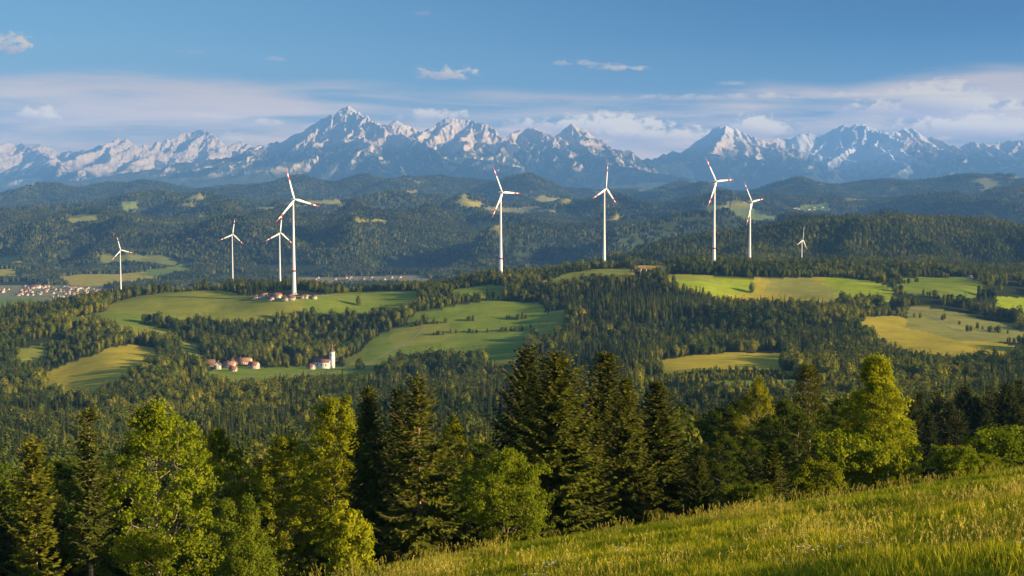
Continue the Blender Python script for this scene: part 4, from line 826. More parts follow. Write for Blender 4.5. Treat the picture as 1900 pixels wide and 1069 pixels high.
def stand(u, y, leafy):
    k = 'leafy tree' if leafy else 'spruce'
    if y < 420: return f'dim {k} in the wood just below the sunlit row of big trees'
    if y < 800: return f'{k} in the wood directly behind the big trees of the meadow edge'
    if y < 1200: return f'{k} in the wide dark wood below the white church'
    if y < 1600: return f'{k} in the wood bordering the hamlet with the white church'
    return f'{k} on the slopes below the wind turbines'
def place_woods():
    rng = np.random.default_rng(12); n = len(wx); rot = rng.uniform(0, 6.283, n); idx = rng.integers(0, 4, n)
    wide = rng.uniform(.88, 1.18, n); scl = np.stack([ws * wide, ws * wide, ws * rng.uniform(.92, 1.1, n)], 1); P = np.stack([wx, wy, wz - .2], 1)
    # the trees that show largest are objects of their own
    top = wz + 18 * ws; tv = unsight(wx, wy, top)[1]
    cover = np.full(2000, 1069.0)
    for pr, nm, lb, ct, u, Y, t_, tint, wd, r_ in HERO:
        pxw = pr[2] * .18 * wd * (F / Y) * .8
        a, b = int(max(0, u - pxw)), int(min(1999, u + pxw)); c = np.abs(np.arange(a, b) - u) / pxw; cover[a:b] = np.minimum(cover[a:b], t_ + 30 + c * 120)
    cover[1290:1570] = np.minimum(cover[1290:1570], 760); cover[1690:1900] = np.minimum(cover[1690:1900], 735)
    solo = {True: [], False: []}; c5 = cover.copy()
    for i in np.argsort(wy):
        if wy[i] < 200 or not 4 < wu[i] < 1896: continue
        a, b = int(max(0, wu[i] - 4)), int(min(1999, wu[i] + 5))
        if tv[i] < c5[a:b].mean() - 3 and len(solo[bool(wleaf[i])]) < 270:
            solo[bool(wleaf[i])].append(i)
        w = int(2.0 * F / wy[i]); a, b = int(max(0, wu[i] - w)), int(min(1999, wu[i] + w)); c5[a:b] = np.minimum(c5[a:b], tv[i] + 12)
        if min(len(solo[True]), len(solo[False])) >= 270: break
    used = np.zeros(n, bool)
    for leafy, nm, ct, meshes in ((False, 'spruce_tree', 'spruce', WS), (True, 'broadleaf_tree', 'tree', WL)):
        for i in solo[leafy]:
            used[i] = True; lb = stand(wu[i], wy[i], leafy)
            o = link(nm, meshes[idx[i]], None, lb, ct, lb.replace('spruce', 'spruces').replace('leafy tree', 'leafy trees'), None, P[i]); o.rotation_euler = (0, 0, rot[i]); o.scale = scl[i]
    a = ~used & ~wleaf; b = ~used & wleaf
    print('woods', n, 'solo', len(solo[False]), len(solo[True]), 'max', max(wy[solo[False]]), max(wy[solo[True]]))
    scatter('spruce_woods', P[a], rot[a], scl[a], idx[a], WS, 'dense dark spruce woods over the valley and ridges', 'woods')
    scatter('leafy_woods', P[b], rot[b], scl[b], idx[b], WL, 'lighter green leafy woods and hedges among the fields', 'woods')
place_woods()
def far_woods():
    rng = np.random.default_rng(13); out = []
    for y0, y1, sp in ((4500, 9000, 25.), (9000, 18500, 42.)):
        ys = np.arange(y0, y1, sp); xs = np.arange(-.43 * y1, .43 * y1, sp); X, Y = np.meshgrid(xs, ys)
        X = (X + rng.uniform(-.5, .5, X.shape) * sp).ravel(); Y = (Y + rng.uniform(-.5, .5, Y.shape) * sp).ravel()
        k = np.abs(X) < .415 * Y; out.append(np.stack([X[k], Y[k], np.full(k.sum(), sp / 25.)], 1))
    x, y, sp = np.concatenate(out).T; z = ground(x, y); u, v = unsight(x, y, z)
    k = (field_at(x, y, z) < 0) & in_sight(x, y, z + 16, .0012)
    k &= ~((z < -345) & (fbm(x / 260, y / 260, 67, 3) < -.02)) & ~((fbm(x / 420, y / 800, 95, 3) > .38) & (y > 8400))
    for (ux, vy, Y, r) in TOWNS:
        c = sight(ux, vy, Y); k &= ((x - c[0]) / r[0]) ** 2 + ((y - c[1]) / r[1]) ** 2 > 1
    x, y, z, sp = (q[k] for q in (x, y, z, sp)); n = len(x)
    s = rng.uniform(.75, 1.2, n); sc_ = np.stack([s * sp ** .8, s * sp ** .8, s * sp ** .35], 1)
    st = np.clip((fbm(x / 700, y / 700, 69, 3) * 1.3 + .5) * 5, 0, 4.99).astype(int); st = np.where(rng.random(n) < .3, rng.integers(0, 5, n), st)
    print('far', n)
    scatter('distant_woods', np.stack([x, y, z - 1.5], 1), rng.uniform(0, 6.28, n), sc_, st, CL, 'bluish wooded hills far across the valley', 'woods')
TOWNS = [(95,541,4800,(520,190)),(660,517,5600,(420,160))]
far_woods()
# ------------------------------------------------------------------ wind turbines
M_WHITE = simple_mat('turbine_white', (.80, .80, .78), .45, .4, .03, .2)
M_RED = simple_mat('signal_red', (.47, .06, .05), .5, .3, .05, .5)
M_DARK = simple_mat('dark_grey_paint', (.12, .12, .13), .6, .3, .1, .5)
M_CONC = simple_mat('concrete', (.42, .40, .37), .9, .1, .15, .6)
def ring_stack(zs, rs, n=24):
    th = np.arange(n) * 2 * math.pi / n; V = np.concatenate([np.stack([np.cos(th) * r, np.sin(th) * r, np.full(n, z)], 1) for z, r in zip(zs, rs)])
    f = np.array([[k * n + j, k * n + (j + 1) % n, (k + 1) * n + (j + 1) % n, (k + 1) * n + j] for k in range(len(zs) - 1) for j in range(n)]); return V, f
def blade_mesh(L, plain=False):
    """tapering twisted blade along +Z; red tip and red band"""
    st = np.array([0, .02, .06, .12, .2, .35, .5, .64, .75, .85, .93, .98, 1.0]); ch = np.array([.034, .034, .05, .078, .082, .068, .056, .046, .040, .033, .026, .016, .004]) * L
    th = np.array([.034, .034, .032, .026, .020, .013, .010, .008, .0065, .005, .004, .003, .001]) * L; tw = np.radians(np.array([0, 0, 8, 16, 14, 9, 6, 4, 3, 2, 1, 1, 1]))
    n = 12; a = np.arange(n) * 2 * math.pi / n; V = []
    for s, c, t, w in zip(st, ch, th, tw):
        X = np.cos(a) * c * .5 - c * .12; Yv = np.sin(a) * t * .5 * (1 - .35 * np.cos(a)); V.append(np.stack([X * math.cos(w) - Yv * math.sin(w), X * math.sin(w) + Yv * math.cos(w) + .02 * L * s * s, np.full(n, s * L)], 1))
    V = np.concatenate(V); F4, M = [], []
    for k in range(len(st) - 1):
        red = (not plain) and (abs(st[k] - .64) < .01 or st[k] >= .84)
        F4.append(np.array([[k * n + j, k * n + (j + 1) % n, (k + 1) * n + (j + 1) % n, (k + 1) * n + j] for j in range(n)])); M.append(1 if red else 0)
    me = mk_mesh('blade', [(V, np.concatenate(F4), 0)], [M_WHITE, M_RED], True)
    me.polygons.foreach_set('material_index', np.repeat(M, n).astype(np.int32)); return me
def turbine(u_hub, v_hub, Y, L, phase, yaw, band_v, label, plain=False, scale_r=1.0, group='white wind turbines'):
    hub = sight(u_hub, v_hub, Y); yw = R(yaw); nrm = np.array([math.sin(yw), -math.cos(yw)])      # the rotor looks towards the viewer's right
    over = L * .085; base_xy = hub[:2] - nrm * over; g = float(ground(base_xy[0], base_xy[1])); H = hub[2] - g
    root = bpy.data.objects.new('wind_turbine', None); COL.objects.link(root); root.location = (base_xy[0], base_xy[1], g); root.empty_display_size = 5
    tag(root, label, 'wind turbine', group)
    r0, r1 = L * .072 * scale_r, L * .026 * scale_r; zt = H - L * .035
    zs = np.linspace(-2, zt, 16); t = (zs / zt).clip(0, 1); rs = r1 + (r0 - r1) * (1 - t) ** 1.5 * (.35 + .65 * (1 - t)) ** .5
    rs = r1 + (r0 - r1) * (.55 * (1 - t) + .45 * (1 - t) ** 3)
    tw = link('tower', mk_mesh('tower', [(*ring_stack(zs, rs), 0)], [M_WHITE], True), root)
    zb = (sight(u_hub, band_v, Y)[2] - g) if band_v else None
    if zb:
        rb = float(np.interp(zb, zs, rs)) + .06
        link('red_band', mk_mesh('red_band', [(*ring_stack([zb - 1.3, zb - 1.3, zb + 1.3, zb + 1.3], [rb - .3, rb, rb, rb - .3]), 0)], [M_RED], True), tw)
    link('door', mk_mesh('door', [box((nrm[0] * r0 * .99, nrm[1] * r0 * .99, 1.6), (1.3, 1.3, 2.6))], [M_DARK]), tw)
    link('foundation', mk_mesh('foundation', [(*ring_stack([-2.5, .25, .3, .3], [r0 * 2.0, r0 * 1.9, r0 * 1.8, .1]), 0)], [M_CONC]), root)
    # egg shaped nacelle with its darker underside vent, and the spinner with three blades
    k = np.linspace(0, 1, 12); ax = -L * .125 + k * L * .18; rr = L * .046 * np.sin(np.clip(k * .9 + .1, 0, 1) * math.pi * .72 + .35).clip(.1) * np.array([.25, .6, .82, .93, 1, 1, 1, .97, .93, .86, .78, .7])
    V, f = ring_stack(ax, rr, 16); V = np.stack([V[:, 0], -V[:, 2] + L * .0, V[:, 1]], 1)
    nac = link('nacelle', mk_mesh('nacelle', [(V, f, 0)], [M_WHITE], True), root, loc=(nrm[0] * over * .1, nrm[1] * over * .1, H)); nac.rotation_euler = (0, 0, yw)
    link('cooling_vent', mk_mesh('cooling_vent', [box((0, L * .05, -L * .030), (L * .05, L * .10, L * .036))], [M_DARK]), nac)
    hb = link('rotor_hub', mk_mesh('rotor_hub', [hubshape(L)], [M_WHITE], True), root, loc=(nrm[0] * over, nrm[1] * over, H)); hb.rotation_euler = (0, 0, yw)
    bm = BLADES.setdefault((L, plain), None) or blade_mesh(L, plain); BLADES[(L, plain)] = bm
    for q in range(3):
        b = link('blade', bm, hb); b.rotation_euler = (0, R(phase + 120 * q), 0)
    return root
BLADES = {}
def box(c, s, m=0):
    c = np.array(c, float); s = np.array(s, float) / 2
    v = np.array([[x, y, z] for z in (-1, 1) for y in (-1, 1) for x in (-1, 1)]) * s + c
    return v, np.array([(0, 2, 3, 1), (4, 5, 7, 6), (0, 1, 5, 4), (1, 3, 7, 5), (3, 2, 6, 7), (2, 0, 4, 6)]), m
def hubshape(L):
    k = np.linspace(0, 1, 8); V, f = ring_stack(-L * .03 + k * L * .07, L * .036 * np.sqrt((1 - k ** 2.4).clip(.002)), 14)
    return np.stack([V[:, 0], -V[:, 2], V[:, 1]], 1), f, 0
TURB = [
 (546.5, 370, 2100, 46, -16, 42, 503, 'tallest white wind turbine, standing beside the farm hamlet on the green field', False),
 (932.5, 357.5, 2344, 48, -28, 50, 480, 'white wind turbine standing alone at the wooded end of a mid-ridge hedge', False),
 (1125, 350, 2491, 46, 8, 54, 486, 'white wind turbine on the rounded hay field just left of the ochre field', False),
 (1329.5, 337, 2255, 44, -34, 42, 461, 'white wind turbine with the highest hub, above the wide yellow-green field, beside a shorter one', False),
 (1395.5, 375, 2800, 50, -37, 51, 479, 'white wind turbine behind the lone round field tree, beside the highest-hubbed one', False),
 (1490, 445.5, 3200, 31, 12, 55, None, 'smallest turbine, greyish without red tips, against the wooded hill', True),
 (224, 464, 4660, 48, -15, 44, None, 'distant white turbine above the red-roofed valley town', False),
 (432, 435, 4350, 50, 10, 43, None, 'distant white turbine behind the dark wooded knoll, farther from the tallest turbine', False),
 (520.5, 432, 3430, 48, 7, 46, None, 'distant white turbine whose raised blade overlaps the blade of the tallest turbine', False),
]
for a in TURB: turbine(*a)

# ------------------------------------------------------------------ buildings
M_WALL = simple_mat('pale_render', (.48, .45, .41), .9, .1, .06, .3)
M_WALL2 = simple_mat('cream_render', (.66, .56, .44), .9, .1, .08, .3)
M_TILE = simple_mat('red_tiles', (.27, .115, .075), .85, .15, .25, .8)
M_TILE2 = simple_mat('orange_tiles', (.34, .175, .10), .85, .15, .25, .8)
M_TILE3 = simple_mat('brown_tiles', (.17, .095, .075), .85, .15, .25, .8)
M_TILE4 = simple_mat('old_red_brown_tiles', (.20, .10, .07), .85, .15, .25, .8)
M_WHITEWASH = simple_mat('whitewash', (.72, .71, .69), .9, .1, .05, .3)
M_WOOD = simple_mat('weathered_wood', (.19, .13, .085), .9, .1, .25, .5)
M_PANE = simple_mat('dark_window_glass', (.03, .035, .045), .15, .5, .1, 1)
def gable_roof(w, l, eave, ridge, over=.5, m=0):
    x, y = w / 2 + over, l / 2 + over; dz = (ridge - eave) / (w / 2) * over; t = .25
    A = [(-x, -y, eave - dz), (0, -y, ridge), (x, -y, eave - dz), (-x, y, eave - dz), (0, y, ridge), (x, y, eave - dz)]
    V = [(a, b, c + .06) for a, b, c in A] + [(a, b, c + t + .06) for a, b, c in A]
    f = [(0, 1, 4, 3), (1, 2, 5, 4), (6, 9, 10, 7), (7, 10, 11, 8), (0, 6, 7, 1), (1, 7, 8, 2), (3, 4, 10, 9), (4, 5, 11, 10), (0, 3, 9, 6), (2, 8, 11, 5)]
    return np.array(V), np.array(f), m
def gable_body(w, l, eave, ridge, m=0, z0=-1.5):
    x, y = w / 2, l / 2
    V = np.array([(-x, -y, z0), (x, -y, z0), (x, y, z0), (-x, y, z0), (-x, -y, eave), (x, -y, eave), (x, y, eave), (-x, y, eave), (0, -y, ridge), (0, y, ridge), (0, -y, eave), (0, y, eave)])
    q = np.array([(0, 1, 5, 4), (1, 2, 6, 5), (2, 3, 7, 6), (3, 0, 4, 7)]); t = np.array([(4, 5, 8), (6, 7, 9)]); return [(V, q, m), (V, t, m)]
def house_meshes(w, l, eave, ridge, wall, roof):
    wins = []
    for s in (-1, 1):
        for k in range(max(2, int(l / 3.2))):
            y = -l / 2 + (k + .5) * l / max(2, int(l / 3.2))
            for z in ([1.6] if eave < 4.5 else [1.6, 4.3]): wins.append(box((s * (w / 2 + .02), y, z), (.12, 1.1, 1.3)))
        for k in (-1, 1):
            for z in ([1.6, eave + .3] if eave < 4.5 else [1.6, 4.3]): wins.append(box((k * w * .22, s * (l / 2 + .02), z), (1.1, .12, 1.3)))
    return (mk_mesh('house_wall', gable_body(w, l, eave, ridge), [wall]), mk_mesh('house_roof', [gable_roof(w, l, eave, ridge, .7)], [roof]), mk_mesh('house_windows', wins, [M_PANE]),
            mk_mesh('house_chimney', [box((w * .12, l * .18, ridge + .3), (.7, .7, 1.6))], [wall]))
def house(pm, name, label, cat, u, v, Y, rot, group=None):
    p = sight(u, v, Y); z = float(ground(p[0], Y))
    r = bpy.data.objects.new(name, None); COL.objects.link(r); r.location = (p[0], Y, z); r.rotation_euler = (0, 0, rot); r.scale = (.86, .86, .9); r.empty_display_size = 1; tag(r, label, cat, group)
    link('wall', pm[0], r); rf = link('roof', pm[1], r); link('windows', pm[2], r); link('chimney', pm[3], rf); return r
H_LONG = house_meshes(10, 26, 4.2, 8.5, M_WALL2, M_TILE2); H_RED = house_meshes(10, 14, 5.4, 9.4, M_WALL, M_TILE); H_WHITE = house_meshes(10, 12, 5.6, 9.8, M_WALL, M_TILE3)
H_ORANGE = house_meshes(10, 16, 5.2, 9.0, M_WALL, M_TILE2); H_BARN = house_meshes(11, 20, 4.0, 8.5, M_WOOD, M_TILE3); H_SMALL = house_meshes(8, 10, 3.4, 6.6, M_WALL, M_TILE)
house(H_LONG, 'farmhouse', 'long cream building with an orange roof, rearmost of the hamlet by the church', 'house', 451, 690, 1790, R(76))
house(H_ORANGE, 'farmhouse', 'white house with an orange-red roof, middle of the church hamlet', 'house', 426, 697, 1735, R(80))
house(H_RED, 'farmhouse', 'white house with a bright red roof, on the church side of the hamlet', 'house', 471, 696, 1740, R(70))
house(H_WHITE, 'farmhouse', 'white gable-fronted house with a brown roof, far left of the church hamlet', 'house', 404, 699, 1720, R(8))
house(H_BARN, 'barn', 'dark wooden barn beside the white gable-fronted house of the church hamlet', 'barn', 386, 697, 1738, R(82))
house(H_BARN, 'barn', 'dark wooden barn against the long orange-roofed building', 'barn', 432, 690, 1782, R(20))
house(H_SMALL, 'cottage', 'small cottage with a red roof at the foot of the white church', 'cottage', 577, 694, 1752, R(60))
house(H_SMALL, 'cottage', 'small low cottage in front of the hamlet, below its red-roofed house', 'cottage', 433, 704, 1700, R(85))
def church():
    p = sight(600, 690, 1770); z = float(ground(p[0], 1770)); r = bpy.data.objects.new('church', None); COL.objects.link(r); r.location = (p[0], 1770, z - .3); r.rotation_euler = (0, 0, R(72)); r.scale = (1.0, 1.0, 1.03); r.empty_display_size = 2
    tag(r, 'white village church with a tall pointed spire and a brown-red nave roof', 'church')
    # nave along local Y; the tower stands at its -Y end
    nv = link('nave', mk_mesh('nave', gable_body(10, 20, 8.5, 14.5), [M_WHITEWASH]), r)
    link('nave_roof', mk_mesh('nave_roof', [gable_roof(10, 20, 8.5, 14.5, .6)], [M_TILE4]), r)
    for s in (-1, 1):
        for y in (-6, 0, 6):
            link('window', mk_mesh('arched_window', [arch(s * 5.03, y, 3.2, 1.3, 3.4)], [M_PANE]), nv)
    ch = link('choir', mk_mesh('choir', [(*ring_stack([-1.5, 7.5, 7.5], [4.2, 4.2, .1], 8), 0)], [M_WALL]), r, loc=(0, 11.5, 0))
    link('choir_roof', mk_mesh('choir_roof', [(*ring_stack([7.3, 7.6, 12.5], [4.7, 4.7, .1], 8), 0)], [M_TILE3]), ch)
    tw = link('tower', mk_mesh('tower', [box((0, 0, 9.5), (5.2, 5.2, 22))], [M_WHITEWASH]), r, loc=(0, -12.2, 0))
    link('cornice', mk_mesh('cornice', [box((0, 0, 20.7), (5.8, 5.8, .5))], [M_WALL2]), tw)
    for a in range(4):
        w = link('belfry_window', mk_mesh('belfry_window', [arch(2.64, 0, 15.6, 1.3, 3.0)], [M_PANE]), tw); w.rotation_euler = (0, 0, a * math.pi / 2)
    V, f = ring_stack([20.95, 23.0, 26.0, 36.5], [4.0, 1.9, 1.35, .06], 4); c, s = math.cos(math.pi / 4), math.sin(math.pi / 4); V = np.stack([V[:, 0] * c - V[:, 1] * s, V[:, 0] * s + V[:, 1] * c, V[:, 2]], 1)
    sp = link('spire', mk_mesh('spire', [(V, f, 0)], [M_TILE3]), tw)
    link('cross', mk_mesh('cross', [box((0, 0, 37.6), (.18, .18, 2.4)), box((0, 0, 37.9), (.9, .14, .18))], [M_DARK]), sp)
def arch(x, y, z, w, h):
    a = np.linspace(0, math.pi, 9); ys = np.concatenate([[y - w / 2, y + w / 2], y + np.cos(a) * w / 2]); zs = np.concatenate([[z, z], z + h - w / 2 + np.sin(a) * w / 2])
    V = np.stack([np.full(len(ys), x), ys, zs], 1); V2 = V.copy(); V2[:, 0] -= math.copysign(.1, x); n = len(ys)
    cen = np.array([[x, y, z + h / 2]]); V = np.concatenate([V, V2, cen])
    f = [(i, (i + 1) % n, 2 * n, 2 * n) for i in range(n)]
    q = np.array([(i, (i + 1) % n, n + (i + 1) % n, n + i) for i in range(n)])
    return V, q if False else np.concatenate([q, np.array([(i, (i + 1) % n, 2 * n, i) for i in range(0)]).reshape(-1, 4).astype(int), np.array([(0, 1, 2, 10), (10, 2, 3, 9), (9, 3, 4, 8), (8, 4, 5, 7)])]), 0
church()
rngb = random.Random(21)
def cottages(n, spots, kinds, name, label, cat, group):
    for k, (u, v, Y, sx, sy, cnt) in enumerate(spots):
        for q in range(cnt):
            uu, vv = u + rngb.uniform(-sx, sx), v + rngb.uniform(-sy, sy)
            # walk to the distance at which the land is sighted at this height
            lo = Y[0]; best = None
            for Yt in np.linspace(Y[0], Y[1], 60):
                p = sight(uu, vv, Yt); d = abs(float(ground(p[0], Yt)) - p[2])
                if best is None or d < best[0]: best = (d, Yt)
            Yt = best[1]; p = sight(uu, vv, Yt); o = link(name, kinds[rngb.randrange(len(kinds))], None, label, cat, group, None, (p[0], Yt, float(ground(p[0], Yt))))
            o.rotation_euler = (0, 0, R(rngb.choice((5, 80, 95, 60, 110, 75)) + rngb.uniform(-15, 15))); s = rngb.uniform(.85, 1.25) * (.5 if Y[0] < 3000 else .68); o.scale = (s, s * rngb.uniform(.9, 1.5), s)
def joined(w, l, e, r, wall, roof): return mk_mesh('small_house', [*gable_body(w, l, e, r), gable_roof(w, l, e, r, .6, 1)], [wall, roof])
J = [joined(10, 13, 5.5, 9.5, M_WALL, M_TILE), joined(10, 13, 5.5, 9.5, M_WALL2, M_TILE2), joined(11, 15, 5.8, 10, M_WALL, M_TILE2), joined(10, 12, 6, 9.8, M_WALL, M_TILE3)]
JB = [joined(16, 44, 7, 10, M_WALL, M_TILE2), joined(18, 36, 7.5, 10.5, M_WALL2, M_TILE)]
cottages(0, [(25,541,(4300,5400),30,4,12), (80,537,(4300,5400),40,5,22), (150,541,(4300,5400),32,6,18), (120,550,(4200,5200),28,4,16), (195,541,(4300,5400),20,4,12), (60,545,(4300,5300),40,4,14)], J, 'town_house', 'pale house with a reddish roof in the valley town', 'house', 'houses of the valley town')
cottages(0, [(95,535,(4600,5600),70,2,10)], JB, 'large_town_building', 'long pale building with a reddish roof at the rear edge of the valley town', 'building', 'long buildings of the valley town')
cottages(0, [(75,510,(5200,6600),25,3,10), (200,495,(5800,7000),6,2,3), (115,510,(5500,6600),14,1.5,5)], J, 'village_house', 'pale house of the small village at the foot of the wooded hills', 'house', 'houses of the far village')
cottages(0, [(665,517,(4600,6200),95,2.0,12)], J, 'valley_house', 'pale house in the valley just visible beyond the ridge trees', 'house', 'houses beyond the ridge')
cottages(0, [(507,551,(2050,2250),12,3,5), (524,555,(2000,2200),22,4,8), (575,553,(2030,2220),14,2.5,3), (480,554,(2030,2250),14,3,4)], J, 'farm_building', 'small pale farm building of the hamlet at the foot of the tallest wind turbine', 'farm building', 'farm buildings of the ridge hamlet')
cottages(0, [(1195,503,(2150,2600),8,1.5,3)], J, 'ridge_cottage', 'pale cottage with a reddish roof below the ochre field', 'house', 'cottages below the ochre field')
cottages(0, [(1797,517,(2200,2460),3,.5,1)], J, 'white_farmhouse', 'white farmhouse standing alone on the high right-hand field', 'house', None)
cottages(0, [(1822,518,(2200,2460),3,.5,1)], [JB[1]], 'farm_shed', 'low orange farm shed beside the lone white farmhouse on the high field', 'shed', None)
cottages(0, [(1000,528,(2150,2400),14,1,3)], J, 'wood_edge_cottage', 'pale cottage among the trees right of the mid-ridge turbine', 'house', 'cottages by the mid-ridge turbine')
cottages(0, [(840,407,(6500,9000),20,3,6), (1005,412,(6500,9000),14,4,8), (1060,418,(6500,9000),25,4,8), (1290,418,(6500,9000),25,4,8), (370,395,(7000,9000),25,2,6), (1500,388,(8000,12500),40,3,9), (960,388,(8000,12500),60,2,9)], JB, 'hill_farm', 'pale farmstead among the far wooded hills', 'farmstead', 'farmsteads on the far hills')

# farm lanes and tracks
M_GRAVEL = simple_mat('pale_gravel', (.27, .24, .17), .95, .05, .2, .4)
def find(u, v, Y):
    best = None
    for Yt in np.linspace(Y[0], Y[1], 160):
        p = sight(u, v, Yt); d = abs(float(ground(p[0], Yt)) - p[2])
        if best is None or d < best[0]: best = (d, p[0], Yt)
    return best[1:]
def lane(pts, yr, wid):
    P = np.array([find(u, v, yr) for u, v in pts]); s = np.linspace(0, len(P) - 1, 40 * (len(P) - 1)); Q = np.stack([np.interp(s, np.arange(len(P)), P[:, k]) for k in (0, 1)], 1)
    k = np.ones(31) / 31; Q = np.stack([np.convolve(np.pad(Q[:, j], 15, mode='edge'), k, 'valid') for j in (0, 1)], 1)
    T = np.gradient(Q, axis=0); T /= np.linalg.norm(T, axis=1)[:, None] + 1e-9; N = np.stack([-T[:, 1], T[:, 0]], 1)
    rows = [Q + N * o for o in (-wid / 2, -wid / 6, wid / 6, wid / 2)]; V = np.stack([np.column_stack([r, ground(r[:, 0], r[:, 1]) + .22]) for r in rows], 1).reshape(-1, 3)
    link('path', mk_mesh('path', [(V, grid_faces(len(Q), 4), 0)], [M_GRAVEL], True), kind='structure')
lane([(395,700),(420,698),(470,699),(540,695),(600,694),(640,690)], (1640, 1820), 4.5)
lane([(600,694),(660,684),(720,652),(770,626),(790,606)], (1640, 2120), 2.4)
lane([(465,556),(500,556),(545,552),(600,549),(680,553),(760,548)], (2000, 2330), 4.5)
lane([(1190,505),(1240,513),(1300,519),(1345,530)], (2060, 2420), 3.5)
lane([(1640,552),(1700,575),(1760,606),(1830,632)], (1600, 2100), 2.2)

# lone trees and hedges standing in the open fields
def field_tree(nm, label, cat, u, v, Y, mesh, s, group=None):
    p = sight(u, v, Y[0]); best = None
    for Yt in np.linspace(Y[0], Y[1], 90):
        p = sight(u, v, Yt); d = abs(float(ground(p[0], Yt)) - p[2])
        if best is None or d < best[0]: best = (d, Yt)
    Yt = best[1]; p = sight(u, v, Yt); o = link(nm, mesh, None, label, cat, group, None, (p[0], Yt, float(ground(p[0], Yt)) - .3 - (mesh in WL) * 2.0 * s)); o.rotation_euler = (0, 0, u * 1.7); o.scale = (s, s, s)
field_tree('broadleaf_tree', 'lone dark round tree standing in the wide yellow-green field', 'tree', 1395, 542, (1980, 2400), WL[0], 1.05)
field_tree('broadleaf_tree', 'big round tree standing alone in the green field below the ridge wood', 'tree', 789, 600, (1700, 2150), WL[2], 1.0)
field_tree('broadleaf_tree', 'lone dark tree on the lower edge of the green ridge field', 'tree', 665, 566, (1950, 2350), WL[3], 1.15)
rf = random.Random(3)
HEDGES = [([(735,606),(760,604),(790,603),(830,598),(880,594),(940,592),(985,590)], (1650,2200), 34, .48, 'low hedge tree along the middle of the green field', 'hedge trees across the green field'),
 ([(800,622),(850,618),(900,616),(950,614),(985,608)], (1650,2150), 30, .38, 'small bush in the scattered row along the lower green field', 'bushes of the lower green field'),
 ([(1640,548),(1670,545),(1710,548),(1740,552),(1770,560),(1800,566)], (1850,2350), 16, .55, 'rounded tree in the copse between the high right fields', 'trees between the high right fields'),
 ([(1690,590),(1730,588),(1790,604),(1840,615),(1890,622),(1760,612)], (1600,2100), 16, .6, 'tree of the hedge running down the right pasture', 'trees of the right pasture hedge'),
 ([(1660,530),(1690,525),(1720,524),(1640,524)], (2050,2420), 10, .5, 'tree of the short row above the copse on the high field', 'trees of the high field row'),
 ([(640,690),(665,686),(680,684)], (1650,1850), 4, .8, 'round tree standing beside the white church', 'round trees beside the church'),
 ([(500,684),(545,680),(520,676)], (1760,1900), 4, .85, 'round tree at the far edge of the church meadow', 'round trees of the church meadow')]
for pts, yr, cnt, s, lb, gr in HEDGES:
    for k in range(cnt):
        a = rf.random() * (len(pts) - 1); i = int(a); t = a - i; u = pts[i][0] * (1 - t) + pts[i + 1][0] * t; v = pts[i][1] * (1 - t) + pts[i + 1][1] * t
        field_tree('hedge_tree', lb, 'tree', u + rf.uniform(-4, 4), v + rf.uniform(-1.5, 1.5), yr, WL[rf.randrange(4)], s * rf.uniform(.6, 1.2), gr)

# ------------------------------------------------------------------ the meadow
def grass_mat(name, stops, trans):
    m, t = new_mat(name); oi = t.node('ShaderNodeObjectInfo'); pos = t.node('ShaderNodeNewGeometry').outputs['Position']
    n = t.noise(pos, .22, 5, .65); n2 = t.noise(pos, 3.0, 2, .6); sp = t.node('ShaderNodeSeparateXYZ'); t.l.new(pos, sp.inputs[0])
    f = t.m('ADD', t.m('ADD', t.m('MULTIPLY', n, .6), t.m('MULTIPLY', n2, .35)), t.m('MULTIPLY', t.m('SUBTRACT', oi.outputs['Random'], .5), .5))
    f = t.m('SUBTRACT', f, t.step(sp.outputs[1], 55.0, 95.0, 0., .22))     # dimmer green near the brow: shade put into the grass colour
    c = t.ramp(f, stops); d = t.node('ShaderNodeBsdfDiffuse'); t.l.new(c, d.inputs[0]); tr = t.node('ShaderNodeBsdfTranslucent'); t.l.new(c, tr.inputs[0])
    mx = t.node('ShaderNodeMixShader'); mx.inputs[0].default_value = trans; t.l.new(d.outputs[0], mx.inputs[1]); t.l.new(tr.outputs[0], mx.inputs[2]); finish(t, mx.outputs[0]); return m
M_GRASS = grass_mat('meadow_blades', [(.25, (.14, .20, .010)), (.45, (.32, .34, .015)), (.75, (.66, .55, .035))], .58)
M_STRAW = grass_mat('ripe_grass_heads', [(.3, (.34, .30, .045)), (.7, (.52, .44, .085))], .42)
M_PETAL = grass_mat('white_petals', [(.3, (.70, .68, .60)), (.7, (.85, .83, .78))], .3)
def tuft(seed, n=70, h=.42, rad=.42):
    rng = np.random.default_rng(seed); r = rad * np.sqrt(rng.random(n)); a = rng.uniform(0, 6.283, n); B = np.stack([np.cos(a) * r, np.sin(a) * r, np.full(n, -.05)], 1)
    d = unit(rng, n) * [1, 1, 0]; hh = h * rng.uniform(.5, 1.25, n); w = rng.uniform(.009, .02, n)[:, None]; s = np.cross(d, [0, 0, 1.]); lean = rng.uniform(.1, .65, n)[:, None]
    m = B + d * hh[:, None] * lean * .3 + np.array([0, 0, 1.]) * (hh * .6)[:, None]; tip = B + d * hh[:, None] * lean + np.array([0, 0, 1.]) * hh[:, None] * (1 - lean * .25)
    V = np.stack([B - s * w, B + s * w, m + s * w * .8, m - s * w * .8, tip, tip], 1); i = np.arange(n)[:, None] * 6
    return mk_mesh('grass_tuft', [(V.reshape(-1, 3), i + np.array([0, 1, 2, 3]), 0), (V.reshape(-1, 3), i + np.array([3, 2, 4]), 0)], [M_GRASS])
